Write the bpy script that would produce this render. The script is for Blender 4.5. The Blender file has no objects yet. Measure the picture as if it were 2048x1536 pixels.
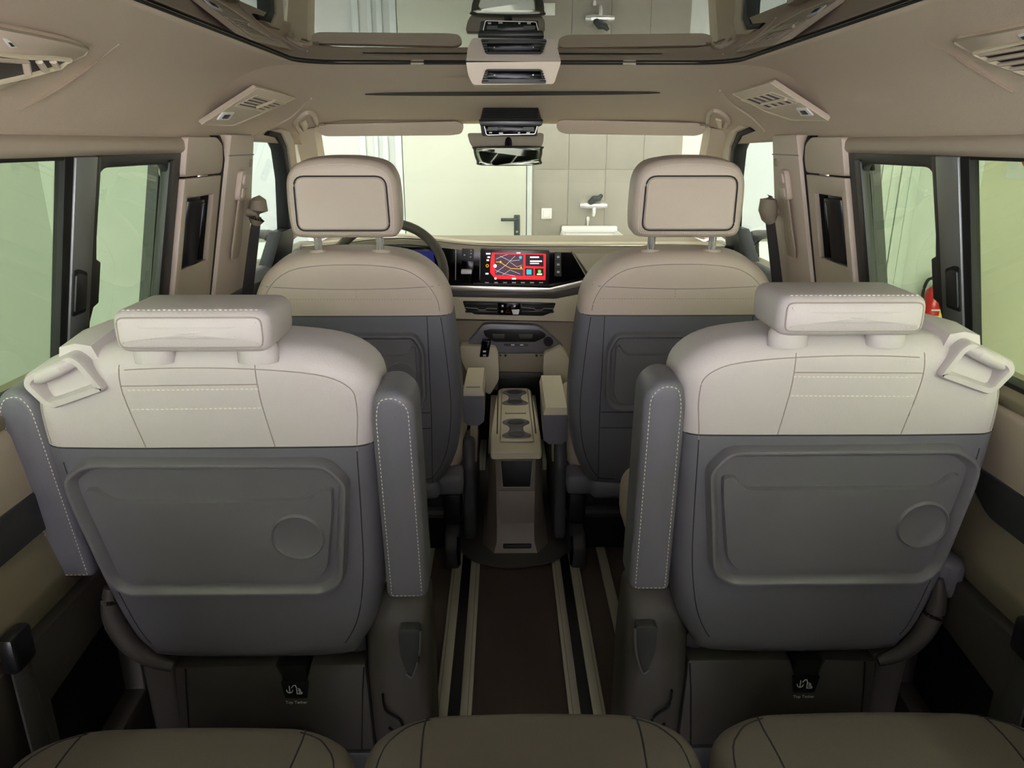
import bpy, bmesh, math, random
from mathutils import Vector as V, Matrix
from mathutils.bvhtree import BVHTree
random.seed(7)
S = bpy.context.scene
COL = S.collection
# ------------------------------------------------------------------ camera
F_PX = 1480.0
CAM = V((-0.033, 0.0, 1.18))
PIT, YAW = math.radians(18.07), math.radians(0.66)
FWD = V((math.sin(YAW)*math.cos(PIT), math.cos(YAW)*math.cos(PIT), -math.sin(PIT)))
RGT = V((math.cos(YAW), -math.sin(YAW), 0.0))
UPV = RGT.cross(FWD)
cd = bpy.data.cameras.new('camera'); cam = bpy.data.objects.new('camera', cd); COL.objects.link(cam)
cd.sensor_width = 36.0; cd.lens = 36.0*F_PX/2048.0; cd.clip_start = 0.02
cam.matrix_world = Matrix(((RGT.x, UPV.x, -FWD.x, CAM.x), (RGT.y, UPV.y, -FWD.y, CAM.y), (RGT.z, UPV.z, -FWD.z, CAM.z), (0, 0, 0, 1)))
S.camera = cam
# ------------------------------------------------------------------ world, lights, exposure
w = bpy.data.worlds.new('overcast'); S.world = w; w.use_nodes = True
w.node_tree.nodes['Background'].inputs[0].default_value = (0.985, 0.94, 1.0, 1)
w.node_tree.nodes['Background'].inputs[1].default_value = 10.0
S.view_settings.view_transform = 'Standard'
S.view_settings.look = 'None'
S.view_settings.gamma = 1.0
S.view_settings.use_curve_mapping = False
S.view_settings.exposure = 0.68
LAMP_STRENGTH = 12.0
# ------------------------------------------------------------------ pixel -> place helpers
def ray(px, py): return FWD + RGT*((px-1024)/F_PX) - UPV*((py-768)/F_PX)
def onP(px, py, p0, n):
    d = ray(px, py); n = V(n)
    return CAM + d*((V(p0)-CAM).dot(n)/d.dot(n))
def onY(px, py, Y): return onP(px, py, (0, Y, 0), (0, 1, 0))
def onZ(px, py, z): return onP(px, py, (0, 0, z), (0, 0, 1))
def onX(px, py, x): return onP(px, py, (x, 0, 0), (1, 0, 0))
def onS(px, py, s): return onP(px, py, (s*.8, 0, .8), (s, 0, .22))
def SP(s, Y, z, off=0.0): return V((s*(.8-.22*(z-.8)+off), Y, z))
# ------------------------------------------------------------------ materials
def lin(c): return tuple((x/255/12.92 if x/255 <= .04045 else ((x/255+.055)/1.055)**2.4) for x in c) + (1,)
MATS = {}
def mat(name, col, rough=.5, metal=0, bump=0, bscale=300, var=0, vscale=8, spec=.5, coat=0, emit=None, estr=0, sheen=0):
    m = bpy.data.materials.new(name); m.use_nodes = True
    nt = m.node_tree; b = nt.nodes['Principled BSDF']
    b.inputs['Base Color'].default_value = lin(col); b.inputs['Roughness'].default_value = rough
    b.inputs['Metallic'].default_value = metal; b.inputs['Specular IOR Level'].default_value = spec
    if coat: b.inputs['Coat Weight'].default_value = coat; b.inputs['Coat Roughness'].default_value = .05
    if sheen: b.inputs['Sheen Weight'].default_value = sheen
    if emit: b.inputs['Emission Color'].default_value = lin(emit); b.inputs['Emission Strength'].default_value = estr
    tc = None
    if bump or var:
        tc = nt.nodes.new('ShaderNodeTexCoord')
    if bump:
        n = nt.nodes.new('ShaderNodeTexNoise'); n.inputs['Scale'].default_value = bscale; n.inputs['Detail'].default_value = 3
        bp = nt.nodes.new('ShaderNodeBump'); bp.inputs['Strength'].default_value = bump; bp.inputs['Distance'].default_value = .002
        nt.links.new(tc.outputs['Object'], n.inputs['Vector']); nt.links.new(n.outputs['Fac'], bp.inputs['Height']); nt.links.new(bp.outputs['Normal'], b.inputs['Normal'])
    if var:
        n2 = nt.nodes.new('ShaderNodeTexNoise'); n2.inputs['Scale'].default_value = vscale; n2.inputs['Detail'].default_value = 5
        mx = nt.nodes.new('ShaderNodeMix'); mx.data_type = 'RGBA'
        c = lin(col); mx.inputs[6].default_value = tuple(x*(1-var) for x in c[:3])+(1,); mx.inputs[7].default_value = tuple(min(1, x*(1+var)) for x in c[:3])+(1,)
        nt.links.new(tc.outputs['Object'], n2.inputs['Vector']); nt.links.new(n2.outputs['Fac'], mx.inputs[0]); nt.links.new(mx.outputs[2], b.inputs['Base Color'])
    MATS[name] = m
    return m
def glass(name, tint, ior=1.5, rough=0.0):
    m = bpy.data.materials.new(name); m.use_nodes = True; nt = m.node_tree; nt.nodes.clear()
    o = nt.nodes.new('ShaderNodeOutputMaterial'); t = nt.nodes.new('ShaderNodeBsdfTransparent'); g = nt.nodes.new('ShaderNodeBsdfGlossy')
    fr = nt.nodes.new('ShaderNodeFresnel'); mx = nt.nodes.new('ShaderNodeMixShader')
    t.inputs[0].default_value = tint+(1,); g.inputs['Roughness'].default_value = rough; fr.inputs[0].default_value = ior
    ge = nt.nodes.new('ShaderNodeNewGeometry'); ma = nt.nodes.new('ShaderNodeMath'); ma.operation = 'SUBTRACT'; ma.use_clamp = True
    nt.links.new(fr.outputs[0], ma.inputs[0]); nt.links.new(ge.outputs['Backfacing'], ma.inputs[1])
    nt.links.new(ma.outputs[0], mx.inputs[0]); nt.links.new(t.outputs[0], mx.inputs[1]); nt.links.new(g.outputs[0], mx.inputs[2]); nt.links.new(mx.outputs[0], o.inputs[0])
    MATS[name] = m
    return m
mat('leather_light', (196, 189, 187), .45, bump=.25, bscale=420, var=.02)
mat('leather_beige', (198, 182, 169), .45, bump=.25, bscale=420, var=.02)
mat('leather_shaded', (116, 107, 99), .5, bump=.3, bscale=420, var=.03)  # light seat leather with the rear row's shade put into the colour
mat('leather_grey', (108, 107, 115), .42, bump=.25, bscale=420, var=.03)
mat('plastic_grey', (113, 111, 117), .28, bump=.12, bscale=700, var=.03)
mat('plastic_dark', (74, 70, 66), .5, bump=.15, bscale=600, var=.03)
mat('plastic_charcoal', (66, 66, 68), .5, bump=.15, bscale=600)
mat('headliner', (206, 190, 170), .9, bump=.5, bscale=900, var=.05, vscale=500)
mat('trim_beige', (204, 189, 171), .5, bump=.1, bscale=600, var=.02)
mat('trim_pale', (212, 203, 176), .5, bump=.1, bscale=600, var=.02)
mat('trim_taupe', (150, 140, 120), .55, bump=.1, bscale=600)
mat('black_gloss', (8, 8, 10), .15, spec=.18)
mat('black', (16, 16, 18), .5)
mat('black_satin', (28, 28, 30), .3)
mat('rubber', (14, 15, 15), .7)
mat('frame_dark', (40, 42, 42), .45)
mat('pillar_metal', (132, 136, 134), .35, metal=.35, bump=.05, bscale=200)
mat('chrome', (240, 240, 240), .22, metal=.8)
mat('satin_silver', (196, 192, 178), .3, metal=.85)
mat('carpet', (104, 92, 86), .95, bump=1.0, bscale=900, var=.25, vscale=900, spec=.1)
mat('rail_alu', (196, 191, 175), .45, metal=.2)
mat('console_taupe', (116, 107, 95), .5, bump=.1, bscale=600)
mat('thread', (232, 226, 214), .8)
mat('seam', (158, 146, 138), .8)
mat('seam_dark', (52, 51, 56), .8)
mat('white_print', (225, 225, 225), .6)
mat('white_plastic', (238, 238, 236), .4)
mat('belt', (58, 56, 54), .8, bump=.5, bscale=1500)
mat('belt_beige', (176, 162, 142), .7, bump=.5, bscale=1500)
mat('wall_paint', (208, 213, 209), .8, bump=.05, bscale=200, var=.01)
mat('wall_green', (212, 218, 214), .8, var=.01)
mat('wall_yellow', (236, 232, 210), .8, var=.01)
mat('door_paint', (198, 203, 189), .5)
mat('frame_paint', (206, 216, 214), .5)
mat('tile', (150, 146, 136), .55, bump=.15, bscale=40, var=.1, vscale=6)
mat('grout', (166, 161, 150), .9)
mat('hall_floor', (205, 203, 198), .5, var=.05)
mat('ceiling_paint', (232, 232, 226), .9)
mat('handle_dark', (52, 62, 66), .4, metal=.4)
mat('red', (196, 30, 34), .3, coat=.3)
mat('yellow', (236, 200, 40), .5)
mat('sticker_cyan', (60, 150, 160), .5)
mat('lamp_white', (250, 250, 250), .5, emit=(255, 246, 244), estr=LAMP_STRENGTH)
mat('lamp_lens', (236, 232, 226), .3)
mat('screen_red', (20, 4, 6), .3, emit=(228, 36, 44), estr=.8)
mat('screen_map', (10, 8, 12), .3, emit=(72, 48, 62), estr=.8)
mat('screen_dark', (8, 8, 10), .3, emit=(24, 10, 16), estr=.7)
mat('screen_white', (10, 10, 10), .3, emit=(236, 232, 236), estr=.9)
mat('screen_amber', (10, 10, 10), .3, emit=(240, 176, 30), estr=.9)
mat('screen_blue', (6, 6, 10), .3, emit=(30, 36, 96), estr=.6)
mat('screen_cyan', (6, 6, 10), .3, emit=(60, 190, 205), estr=.8)
mat('screen_green', (6, 6, 10), .3, emit=(120, 210, 90), estr=.8)
mat('wheel_leather', (92, 88, 76), .5, bump=.25, bscale=420)
mat('mirror', (84, 88, 76), .04, metal=1)
glass('window_tint', (.66, .74, .60), 1.45)
glass('window_clear', (.90, .96, .93), 1.4)
glass('windshield', (.94, .97, .92), 1.25)
glass('roof_tint', (.10, .11, .10), 3.4, .004)
# ------------------------------------------------------------------ object helpers
def finish(bm, angle=35):
    bmesh.ops.recalc_face_normals(bm, faces=bm.faces[:])
    me = bpy.data.meshes.new('m'); bm.to_mesh(me); bm.free()
    for p in me.polygons: p.use_smooth = True
    me.set_sharp_from_angle(angle=math.radians(angle))
    return me
def obj(name, bm, m, parent=None, angle=35, label=None, bev=0):
    me = bm if isinstance(bm, bpy.types.Mesh) else finish(bm, angle)
    me.name = name
    if not me.materials: me.materials.append(MATS[m])
    o = bpy.data.objects.new(name, me); COL.objects.link(o)
    if parent is not None:
        o.parent = parent
        p, mw = parent, Matrix.Identity(4)
        loc = V((0, 0, 0))
        while p is not None: loc += V(p.get('_l', (0, 0, 0))); p = p.parent
        o.matrix_parent_inverse = Matrix.Translation(-loc)
        o['_l'] = (0.0, 0.0, 0.0)
        if parent.parent is not None: o.matrix_parent_inverse = Matrix.Identity(4)
    if label: o['label'] = label
    return o
def tag(o, label, cat, group=None):
    o['label'] = label; o['category'] = cat
    if group: o['group'] = group
    return o
def thing(name, label, cat, loc, group=None):
    o = bpy.data.objects.new(name, None); COL.objects.link(o); o.empty_display_size = .05
    o.location = loc; o['_l'] = tuple(float(x) for x in loc)
    return tag(o, label, cat, group)
def struct(name, bm, m, label=None, **k):
    o = obj(name, bm, m, **k); o['kind'] = 'structure'
    if label: o['label'] = label
    return o
# ------------------------------------------------------------------ mesh helpers (each returns a bmesh in world space)
def join(*bms):
    out = bms[0]
    for b in bms[1:]:
        me = bpy.data.meshes.new('t'); b.to_mesh(me); b.free(); out.from_mesh(me); bpy.data.meshes.remove(me)
    return out
def bevel(bm, r, seg=2, ang=20):
    if r <= 0: return bm
    es = [e for e in bm.edges if len(e.link_faces) == 2 and e.calc_face_angle(0) > math.radians(ang)]
    bmesh.ops.bevel(bm, geom=es, offset=r, segments=seg, profile=.5, affect='EDGES', clamp_overlap=True)
    return bm
def prism(pts, ext, r=0, seg=2, ang=20):
    bm = bmesh.new(); ext = V(ext)
    a = [bm.verts.new(V(p)) for p in pts]; b = [bm.verts.new(V(p)+ext) for p in pts]
    n = len(pts); bm.faces.new(a); bm.faces.new(b[::-1])
    for i in range(n): bm.faces.new((a[i], b[i], b[(i+1) % n], a[(i+1) % n]))
    bmesh.ops.recalc_face_normals(bm, faces=bm.faces[:])
    return bevel(bm, r, seg, ang)
def box(c, s, r=0, seg=2, rot=None):
    c, s = V(c), V(s)/2
    ps = [V((-s.x, -s.y, -s.z)), V((s.x, -s.y, -s.z)), V((s.x, s.y, -s.z)), V((-s.x, s.y, -s.z))]
    bm = prism(ps, (0, 0, 2*s.z), r, seg)
    M = Matrix.Translation(c) @ (rot.to_4x4() if rot is not None else Matrix.Identity(4))
    bmesh.ops.transform(bm, matrix=M, verts=bm.verts[:])
    return bm
def ringprism(outer, inner, ext, r=0):
    bm = bmesh.new(); ext = V(ext); n = len(outer)
    L = [[bm.verts.new(V(p)) for p in outer], [bm.verts.new(V(p)) for p in inner], [bm.verts.new(V(p)+ext) for p in inner], [bm.verts.new(V(p)+ext) for p in outer]]
    for k in range(4):
        A, B = L[k], L[(k+1) % 4]
        for i in range(n): bm.faces.new((A[i], A[(i+1) % n], B[(i+1) % n], B[i]))
    bmesh.ops.recalc_face_normals(bm, faces=bm.faces[:])
    return bevel(bm, r, 2, 40)
def loft(rings, cap=True, closed=True):
    bm = bmesh.new(); R = [[bm.verts.new(V(p)) for p in r] for r in rings]; n = len(R[0])
    for a, b in zip(R, R[1:]):
        for i in range(n if closed else n-1): bm.faces.new((a[i], a[(i+1) % n], b[(i+1) % n], b[i]))
    if cap and closed: bm.faces.new(R[0][::-1]); bm.faces.new(R[-1])
    return bm
def tube(pts, r, n=8, closed=False, flat=1.0, up=None):
    pts = [V(p) for p in pts]; N = len(pts); rings = []
    ref = V(up) if up is not None else V((0, 0, 1))
    for i, p in enumerate(pts):
        if closed: t = (pts[(i+1) % N]-pts[i-1]).normalized()
        else: t = (pts[min(i+1, N-1)]-pts[max(i-1, 0)]).normalized()
        if abs(t.dot(ref)) > .98: a = t.cross(V((1, 0, 0))).normalized()
        else: a = t.cross(ref).normalized()
        b = a.cross(t)
        rr = r[i] if isinstance(r, (list, tuple)) else r
        rings.append([p + a*math.cos(k*2*math.pi/n)*rr + b*math.sin(k*2*math.pi/n)*rr*flat for k in range(n)])
    if closed: rings.append(rings[0]); bm = loft(rings, cap=False); bmesh.ops.remove_doubles(bm, verts=bm.verts[:], dist=1e-6); return bm
    return loft(rings)
def area2(P): return sum(P[i][0]*P[(i+1) % len(P)][1]-P[(i+1) % len(P)][0]*P[i][1] for i in range(len(P)))/2
def roundpoly(P, r, n=4):
    out = []; N = len(P)
    for i in range(N):
        p, a, b = V(P[i][:2]), V(P[i-1][:2]), V(P[(i+1) % N][:2])
        rr = P[i][2] if len(P[i]) > 2 else r
        d1, d2 = (a-p), (b-p); l = min(rr, d1.length*.48, d2.length*.48)
        if rr <= 0: out.append(p); continue
        s, e = p+d1.normalized()*l, p+d2.normalized()*l
        for k in range(n+1):
            t = k/n; out.append(s*(1-t)**2 + p*2*t*(1-t) + e*t*t)
    return [(q.x, q.y) for q in out]
def inset(P, d):
    N = len(P); sg = 1 if area2(P) > 0 else -1; out = []
    for i in range(N):
        p = V(P[i]); a = V(P[i-1]); b = V(P[(i+1) % N])
        e1, e2 = (p-a), (b-p)
        if e1.length < 1e-9: e1 = e2
        if e2.length < 1e-9: e2 = e1
        n1 = V((-e1.y, e1.x)).normalized()*sg; n2 = V((-e2.y, e2.x)).normalized()*sg
        m = (n1+n2); l = m.length
        m = m/l if l > 1e-6 else n1
        out.append(tuple(p + m*d/max(.5, m.dot(n1))))
    return out
def dish(M, P, steps, back=None):
    """rings of outline P, each (inset, w); last ring capped; back closes it behind"""
    rings = [[M(u, v, ww) for u, v in inset(P, d)] for d, ww in steps]
    return loft(rings)
def puff(M, P, t, r, crown=.01, k=5, w0=0.0, rf=None):
    """cushion body: outline P, rear face at w0, thickness t, rounded edge r"""
    seq = []
    rf = rf or r
    for i in range(k+1):
        a = math.pi/2*i/k; seq.append((rf*(1-math.sin(a)), w0-t+rf-rf*math.cos(a)))
    for i in range(k+1):
        a = math.pi/2*i/k; seq.append((r*(1-math.cos(a)), w0-r+r*math.sin(a)))
    rings = [[M(u, v, ww) for u, v in inset(P, d)] for d, ww in seq]
    Q = inset(P, r); cx = sum(q[0] for q in Q)/len(Q); cy = sum(q[1] for q in Q)/len(Q)
    for s in (.92, .78, .55, .3, .1):
        rings.append([M(cx+(u-cx)*s, cy+(v-cy)*s, w0+crown*(1-s*s)) for u, v in Q])
    return loft(rings)
def smooth(P, n=6, closed=True):
    """Catmull-Rom through P"""
    out = []; N = len(P); rng = range(N) if closed else range(N-1)
    g = (lambda i: V(P[i % N])) if closed else (lambda i: V(P[max(0, min(N-1, i))]))
    for i in rng:
        p0, p1, p2, p3 = g(i-1), g(i), g(i+1), g(i+2)
        for k in range(n):
            t = k/n
            out.append(.5*((2*p1)+(p2-p0)*t+(2*p0-5*p1+4*p2-p3)*t*t+(3*p1-p0-3*p2+p3)*t**3))
    if not closed: out.append(V(P[-1]))
    return [tuple(q) for q in out]
def circ(cx, cy, r, n=24, ry=None): return [(cx+r*math.cos(i*2*math.pi/n), cy+(ry or r)*math.sin(i*2*math.pi/n)) for i in range(n)]
def stitches(pts, L=.0042, gap=.0028, wd=.0008, ht=.0008):
    bm = bmesh.new(); pts = [V(p) for p in pts]; acc = 0.0; period = L+gap
    seg = []; tot = 0
    for a, b in zip(pts, pts[1:]): seg.append((tot, a, b)); tot += (b-a).length
    def at(d):
        for s, a, b in reversed(seg):
            if d >= s: return a+(b-a)*min(1, (d-s)/max(1e-9, (b-a).length))
        return pts[0]
    d = 0
    while d+L < tot:
        p, q = at(d), at(d+L); t = (q-p).normalized(); a = t.cross(V((0.3, 1, .2))).normalized(); b = t.cross(a)
        ring = lambda c, s: [bm.verts.new(c+a*wd*x*s+b*ht*y*s) for x, y in ((1, 0), (0, 1), (-1, 0), (0, -1))]
        m = (p+q)/2; r0, r1, r2 = ring(p, .5), ring(m, 1), ring(q, .5)
        for A, B in ((r0, r1), (r1, r2)):
            for i in range(4): bm.faces.new((A[i], A[(i+1) % 4], B[(i+1) % 4], B[i]))
        d += period
    return bm
def bvh_of(bm): return BVHTree.FromBMesh(bm)
def drape(bvh, M, uv, off=.0, dens=.012, w=.2):
    """points of polyline uv dropped on a surface from the rear"""
    out = []
    for (a, b) in zip(uv, uv[1:]):
        n = max(1, int((V(b)-V(a)).length/dens))
        for k in range(n): out.append(V(a).lerp(V(b), k/n))
    out.append(V(uv[-1])); res = []
    for q in out:
        o = M(q[0], q[1], w); d = (M(q[0], q[1], 0)-o).normalized()
        h = bvh.ray_cast(o, d)
        if h[0] is not None: res.append(h[0]-d*off)
    return res
def hit(bvh, px, py, off=0.0):
    d = ray(px, py).normalized(); h = bvh.ray_cast(CAM, d)
    if h[0] is None: return None, None
    n = h[1] if h[1].dot(d) < 0 else -h[1]
    return h[0]+n*off, n
def text_mesh(s, size, M):
    c = bpy.data.curves.new('t', 'FONT'); c.body = s; c.size = size; c.align_x = 'CENTER'; c.extrude = 0.0002
    o = bpy.data.objects.new('t', c); COL.objects.link(o); dg = bpy.context.evaluated_depsgraph_get(); dg.update()
    me = bpy.data.meshes.new_from_object(o.evaluated_get(dg)); bpy.data.objects.remove(o); bpy.data.curves.remove(c)
    for v in me.vertices: v.co = M(v.co.x, v.co.y, v.co.z)
    return me
# ================================================================== the hall around the vehicle
GZ = -.55
struct('floor_hall', box((0, 1.0, GZ-.05), (7.2, 12.0, .1)), 'hall_floor', label='grey floor of the wash hall under the vehicle')
struct('ceiling_hall', box((0, 1.0, 2.75), (7.2, 12.0, .1)), 'ceiling_paint', label='white hall ceiling above the vehicle')
struct('wall_front', box((0, 5.5, 1.1), (7.2, .14, 3.4)), 'wall_paint', label='white hall wall in front of the windshield')
struct('wall_hall_left', box((-3.35, 1.0, 1.1), (.14, 12.0, 3.4)), 'wall_green', label='pale green hall wall beyond the left windows')
struct('wall_hall_right', box((3.45, 1.0, 1.1), (.14, 12.0, 3.4)), 'wall_yellow', label='pale yellow hall wall beyond the right windows')
WY = 5.43
# tiled section of the front wall, each tile its own piece
tw = struct('wall_tiled', box((.69, WY-.005, .95), (1.06, .012, 3.0)), 'grout', label='grey stone tiled section of the front wall')
tm = None
for i in range(4):
    for j in range(6):
        cx, cz = .165+.262*(i+.5), GZ+.05+.5*(j+.5)
        if tm is None: tm = finish(box((0, 0, 0), (.2595, .010, .4975), .001)); tm.materials.append(MATS['tile'])
        t = bpy.data.objects.new('tile', tm); COL.objects.link(t); t.parent = tw; t.location = (cx, WY-.014, cz)
# left end of the front wall: white boards with upright battens
for x0, x1, th in ((-1.03, -.985, .03), (-.93, -.90, .022), (-.87, -.83, .03)):
    struct('trim_1', box(((x0+x1)/2, WY-th/2, .95), (x1-x0, th, 3.0), .004), 'frame_paint', label='pale upright batten on the front wall beside the hall door')
# hall door
dr = struct('door_1', box((-.30, WY-.015, .48), (.86, .05, 2.04), .004), 'door_paint', label='pale flush hall door seen through the windshield')
obj('door_frame', ringprism([V((-.78, WY-.045, GZ)), V((.17, WY-.045, GZ)), V((.17, WY-.045, 1.56)), V((-.78, WY-.045, 1.56))],
    [V((-.735, WY-.045, GZ+.005)), V((.135, WY-.045, GZ+.005)), V((.135, WY-.045, 1.50)), V((-.735, WY-.045, 1.50))], (0, .06, 0), .003), 'frame_paint', dr)
h = onY(1034, 452, WY-.05)
hd = obj('handle_plate', box((h.x, WY-.045, h.z), (.042, .014, .155), .006), 'handle_dark', dr)
obj('lever', tube([(h.x, WY-.05, h.z+.05), (h.x, WY-.10, h.z+.05), (h.x-.02, WY-.11, h.z+.05), (h.x-.115, WY-.11, h.z+.05)], .011, 10), 'handle_dark', hd)
obj('key_cylinder', tube([(h.x, WY-.05, h.z-.04), (h.x, WY-.062, h.z-.04)], .009, 12), 'chrome', hd)
# light switch
p = onY(1093, 427, WY-.03)
sw = thing('light_switch', 'small white light switch on the grey tiled wall', 'switch', p)
obj('plate', box((p.x, WY-.03, p.z), (.075, .016, .075), .004), 'white_plastic', sw); obj('rocker', box((p.x, WY-.04, p.z), (.045, .012, .05), .003), 'white_plastic', sw)
# shower mixer tap
p = onY(1186, 410, WY-.06)
tp = thing('wall_tap', 'chrome mixer tap with grey lever on the tiled wall', 'tap', p)
obj('body', tube([(p.x-.06, WY-.09, p.z), (p.x+.06, WY-.09, p.z)], .022, 14), 'chrome', tp)
for s in (-1, 1):
    obj('wall_rosette', tube([(p.x+s*.062, WY-.02, p.z), (p.x+s*.062, WY-.05, p.z), (p.x+s*.062, WY-.09, p.z)], [.034, .03, .02], 14), 'chrome', tp)
    obj('end_knob', tube([(p.x+s*.06, WY-.09, p.z), (p.x+s*.095, WY-.09, p.z)], [.022, .017], 14), 'chrome', tp)
obj('lever', tube([(p.x-.03, WY-.10, p.z+.015), (p.x, WY-.11, p.z+.045), (p.x+.035, WY-.11, p.z+.05), (p.x+.055, WY-.11, p.z+.075)], [.02, .026, .02, .011], 10), 'handle_dark', tp)
obj('spout', tube([(p.x+.005, WY-.09, p.z), (p.x+.005, WY-.10, p.z-.05), (p.x, WY-.10, p.z-.075)], [.016, .013, .011], 10), 'chrome', tp)
obj('hose_nipple', tube([(p.x-.03, WY-.03, p.z-.09), (p.x-.03, WY-.05, p.z-.11), (p.x-.035, WY-.05, p.z-.15)], [.012, .010, .007], 10), 'white_plastic', tp)
# wash basin
p = onY(1183, 472, WY-.2)
bs = thing('wash_basin', 'white wash basin rim below the chrome tap', 'basin', (p.x, WY-.2, p.z))
bo = roundpoly([(p.x-.21, WY-.40), (p.x+.21, WY-.40), (p.x+.21, WY-.022), (p.x-.21, WY-.022)], .06, 6)
MB = lambda u, v, ww: V((u, v, p.z+ww))
obj('bowl', loft([[MB(a, b, -.2) for a, b in inset(bo, .05)], [MB(a, b, -.16) for a, b in inset(bo, .02)], [MB(a, b, .0) for a, b in bo], [MB(a, b, .02) for a, b in inset(bo, .006)], [MB(a, b, .02) for a, b in inset(bo, .025)], [MB(a, b, -.02) for a, b in inset(bo, .04)], [MB(a, b, -.12) for a, b in inset(bo, .08)]]), 'white_plastic', bs)
obj('splash_rim', box((p.x, WY-.045, p.z+.03), (.40, .045, .05), .012), 'white_plastic', bs)
# strip curtain on the front wall towards the right corner
cu = thing('strip_curtain', 'pale ribbed strip curtain behind the right sliding door window', 'curtain', (2.75, WY, GZ))
for i in range(9):
    x = 2.34+.068*i
    obj('strip', box((x, WY-.02-.006*(i % 2), .95), (.064, .014, 2.9), .005), 'wall_green', cu)
obj('curtain_rail', box((2.61, WY-.03, 2.42), (.64, .05, .04), .005), 'frame_paint', cu)
# fire extinguisher
p = onY(1866, 605, 5.25)
fe = thing('fire_extinguisher', 'red fire extinguisher with black hose hanging outside the right window', 'extinguisher', (p.x, 5.25, p.z-.3))
zt = onY(1866, 573, 5.25).z
rr = .062
obj('cylinder', tube([(p.x, 5.25, zt-.50), (p.x, 5.25, zt-.49), (p.x, 5.25, zt-.46), (p.x, 5.25, zt-.06), (p.x, 5.25, zt-.03), (p.x, 5.25, zt-.008), (p.x, 5.25, zt)], [.03, .055, rr, rr, .056, .038, .025], 24), 'red', fe)
lb = obj('label_sheet', tube([(p.x, 5.25, zt-.38), (p.x, 5.25, zt-.13)], rr+.0012, 24), 'red', fe)
for k in range(5): obj('print_line', box((p.x-.005, 5.25-rr-.003, zt-.16-.05*k), (.07, .004, .018 if k % 2 else .011), .001), 'white_print', lb)
obj('sticker', box((p.x+.035, 5.25-rr+.012, zt-.20), (.03, .02, .07), .003, rot=Matrix.Rotation(-.5, 3, 'Z')), 'yellow', lb)
obj('badge', box((p.x+.04, 5.25-rr+.014, zt-.09), (.03, .02, .04), .003, rot=Matrix.Rotation(-.5, 3, 'Z')), 'sticker_cyan', lb)
obj('valve', join(tube([(p.x, 5.25, zt), (p.x, 5.25, zt+.05)], [.024, .02], 12), box((p.x+.005, 5.25, zt+.06), (.085, .03, .025), .006)), 'black', fe)
obj('squeeze_handle', box((p.x+.03, 5.25, zt+.095), (.10, .022, .016), .004, rot=Matrix.Rotation(-.25, 3, 'Y')), 'yellow', fe)
obj('hose', tube(smooth([(p.x-.02, 5.25, zt+.06), (p.x-.07, 5.24, zt+.05), (p.x-.095, 5.23, zt-.02), (p.x-.095, 5.22, zt-.12), (p.x-.085, 5.2, zt-.28)], 6, False), .011, 8), 'rubber', fe)
obj('wall_bracket', box((p.x+.04, 5.34, zt-.25), (.06, .14, .5), .005), 'frame_paint', fe)
# notice on the right wall
p = onX(2042, 312, 3.36)
sg = thing('wall_notice', 'white notice sheet with a red ring on the right hall wall', 'sign', p)
obj('sheet', box((3.375, p.y-.12, p.z+.0), (.012, .50, .30), .001), 'white_plastic', sg)
obj('ring', tube([(3.366, p.y-.10+.1*math.cos(a), p.z+.03+.1*math.sin(a)) for a in [i*math.pi/16 for i in range(32)]], .010, 6, True), 'red', sg)
# ceiling tubes of the hall; last two added to brighten dash and console
for i, (x, y) in enumerate(((-1.9, -1.6), (1.9, -1.6), (-2.0, 2.6), (2.0, 2.6), (0, -3.0), (-.75, 3.35), (.75, 3.35))):
    L = thing('ceiling_lamp', ['long white tube lamp over the rear left of the van', 'long white tube lamp over the rear right of the van', 'long white tube lamp over the left of the van', 'long white tube lamp over the right of the van', 'long white tube lamp behind the van', 'added unseen tube lamp before the hall door, left of two', 'added unseen tube lamp before the tiled wall, right of two'][i], 'lamp', (x, y, 2.7), 'hall ceiling lamps')
    cross = i == 4
    sz = (1.6, .16, .05) if cross else (.16, 1.8, .05)
    obj('housing', box((x, y, 2.67), sz, .006), 'white_plastic', L)
    obj('tube', box((x, y, 2.625), (sz[0]*.94 if cross else .10, sz[1]*.94 if not cross else .10, .035), .012), 'lamp_white', L)
# ================================================================== vehicle shell: floor, headliner, roof glass
struct('floor', box((0, 1.35, -.03), (1.66, 3.9, .06)), 'carpet', label='dark brown carpet of the cabin floor')
RZ = 1.355
YG = 1.86
def top_z(Y): return RZ-.003 if Y <= YG else RZ-.003-(Y-YG)*.148
def low_z(Y): return 1.185 if Y < 2.0 else 1.185-.02*(Y-2.0)
def a_in(Y):
    r = .09
    if Y < YG-r: return .50
    if Y >= YG: return 0.0
    return .50-(r-math.sqrt(max(0, r*r-(Y-(YG-r))**2)))
AM = .50
def half_w(Y): return .722 if Y < 2.0 else .722-.03*(Y-2.0)
def cove(Y, ph, s):
    n = 2.4
    a = AM+(half_w(Y)-AM)*math.sin(ph)**(2/n); z = low_z(Y)+(top_z(Y)-low_z(Y))*max(0, math.cos(ph))**(2/n)
    return V((s*a, Y, z))
Ys = [-.35, 0, .3, .6, .9, 1.2, 1.4, 1.55, 1.66, 1.72]+[YG-.09+.09*math.sin(i*math.pi/16) for i in range(9)]+[YG+.0001, 1.95, 2.05, 2.15, 2.25, 2.35, 2.45, 2.55, 2.62]
NP = 18
bm = bmesh.new(); rows = []
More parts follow.
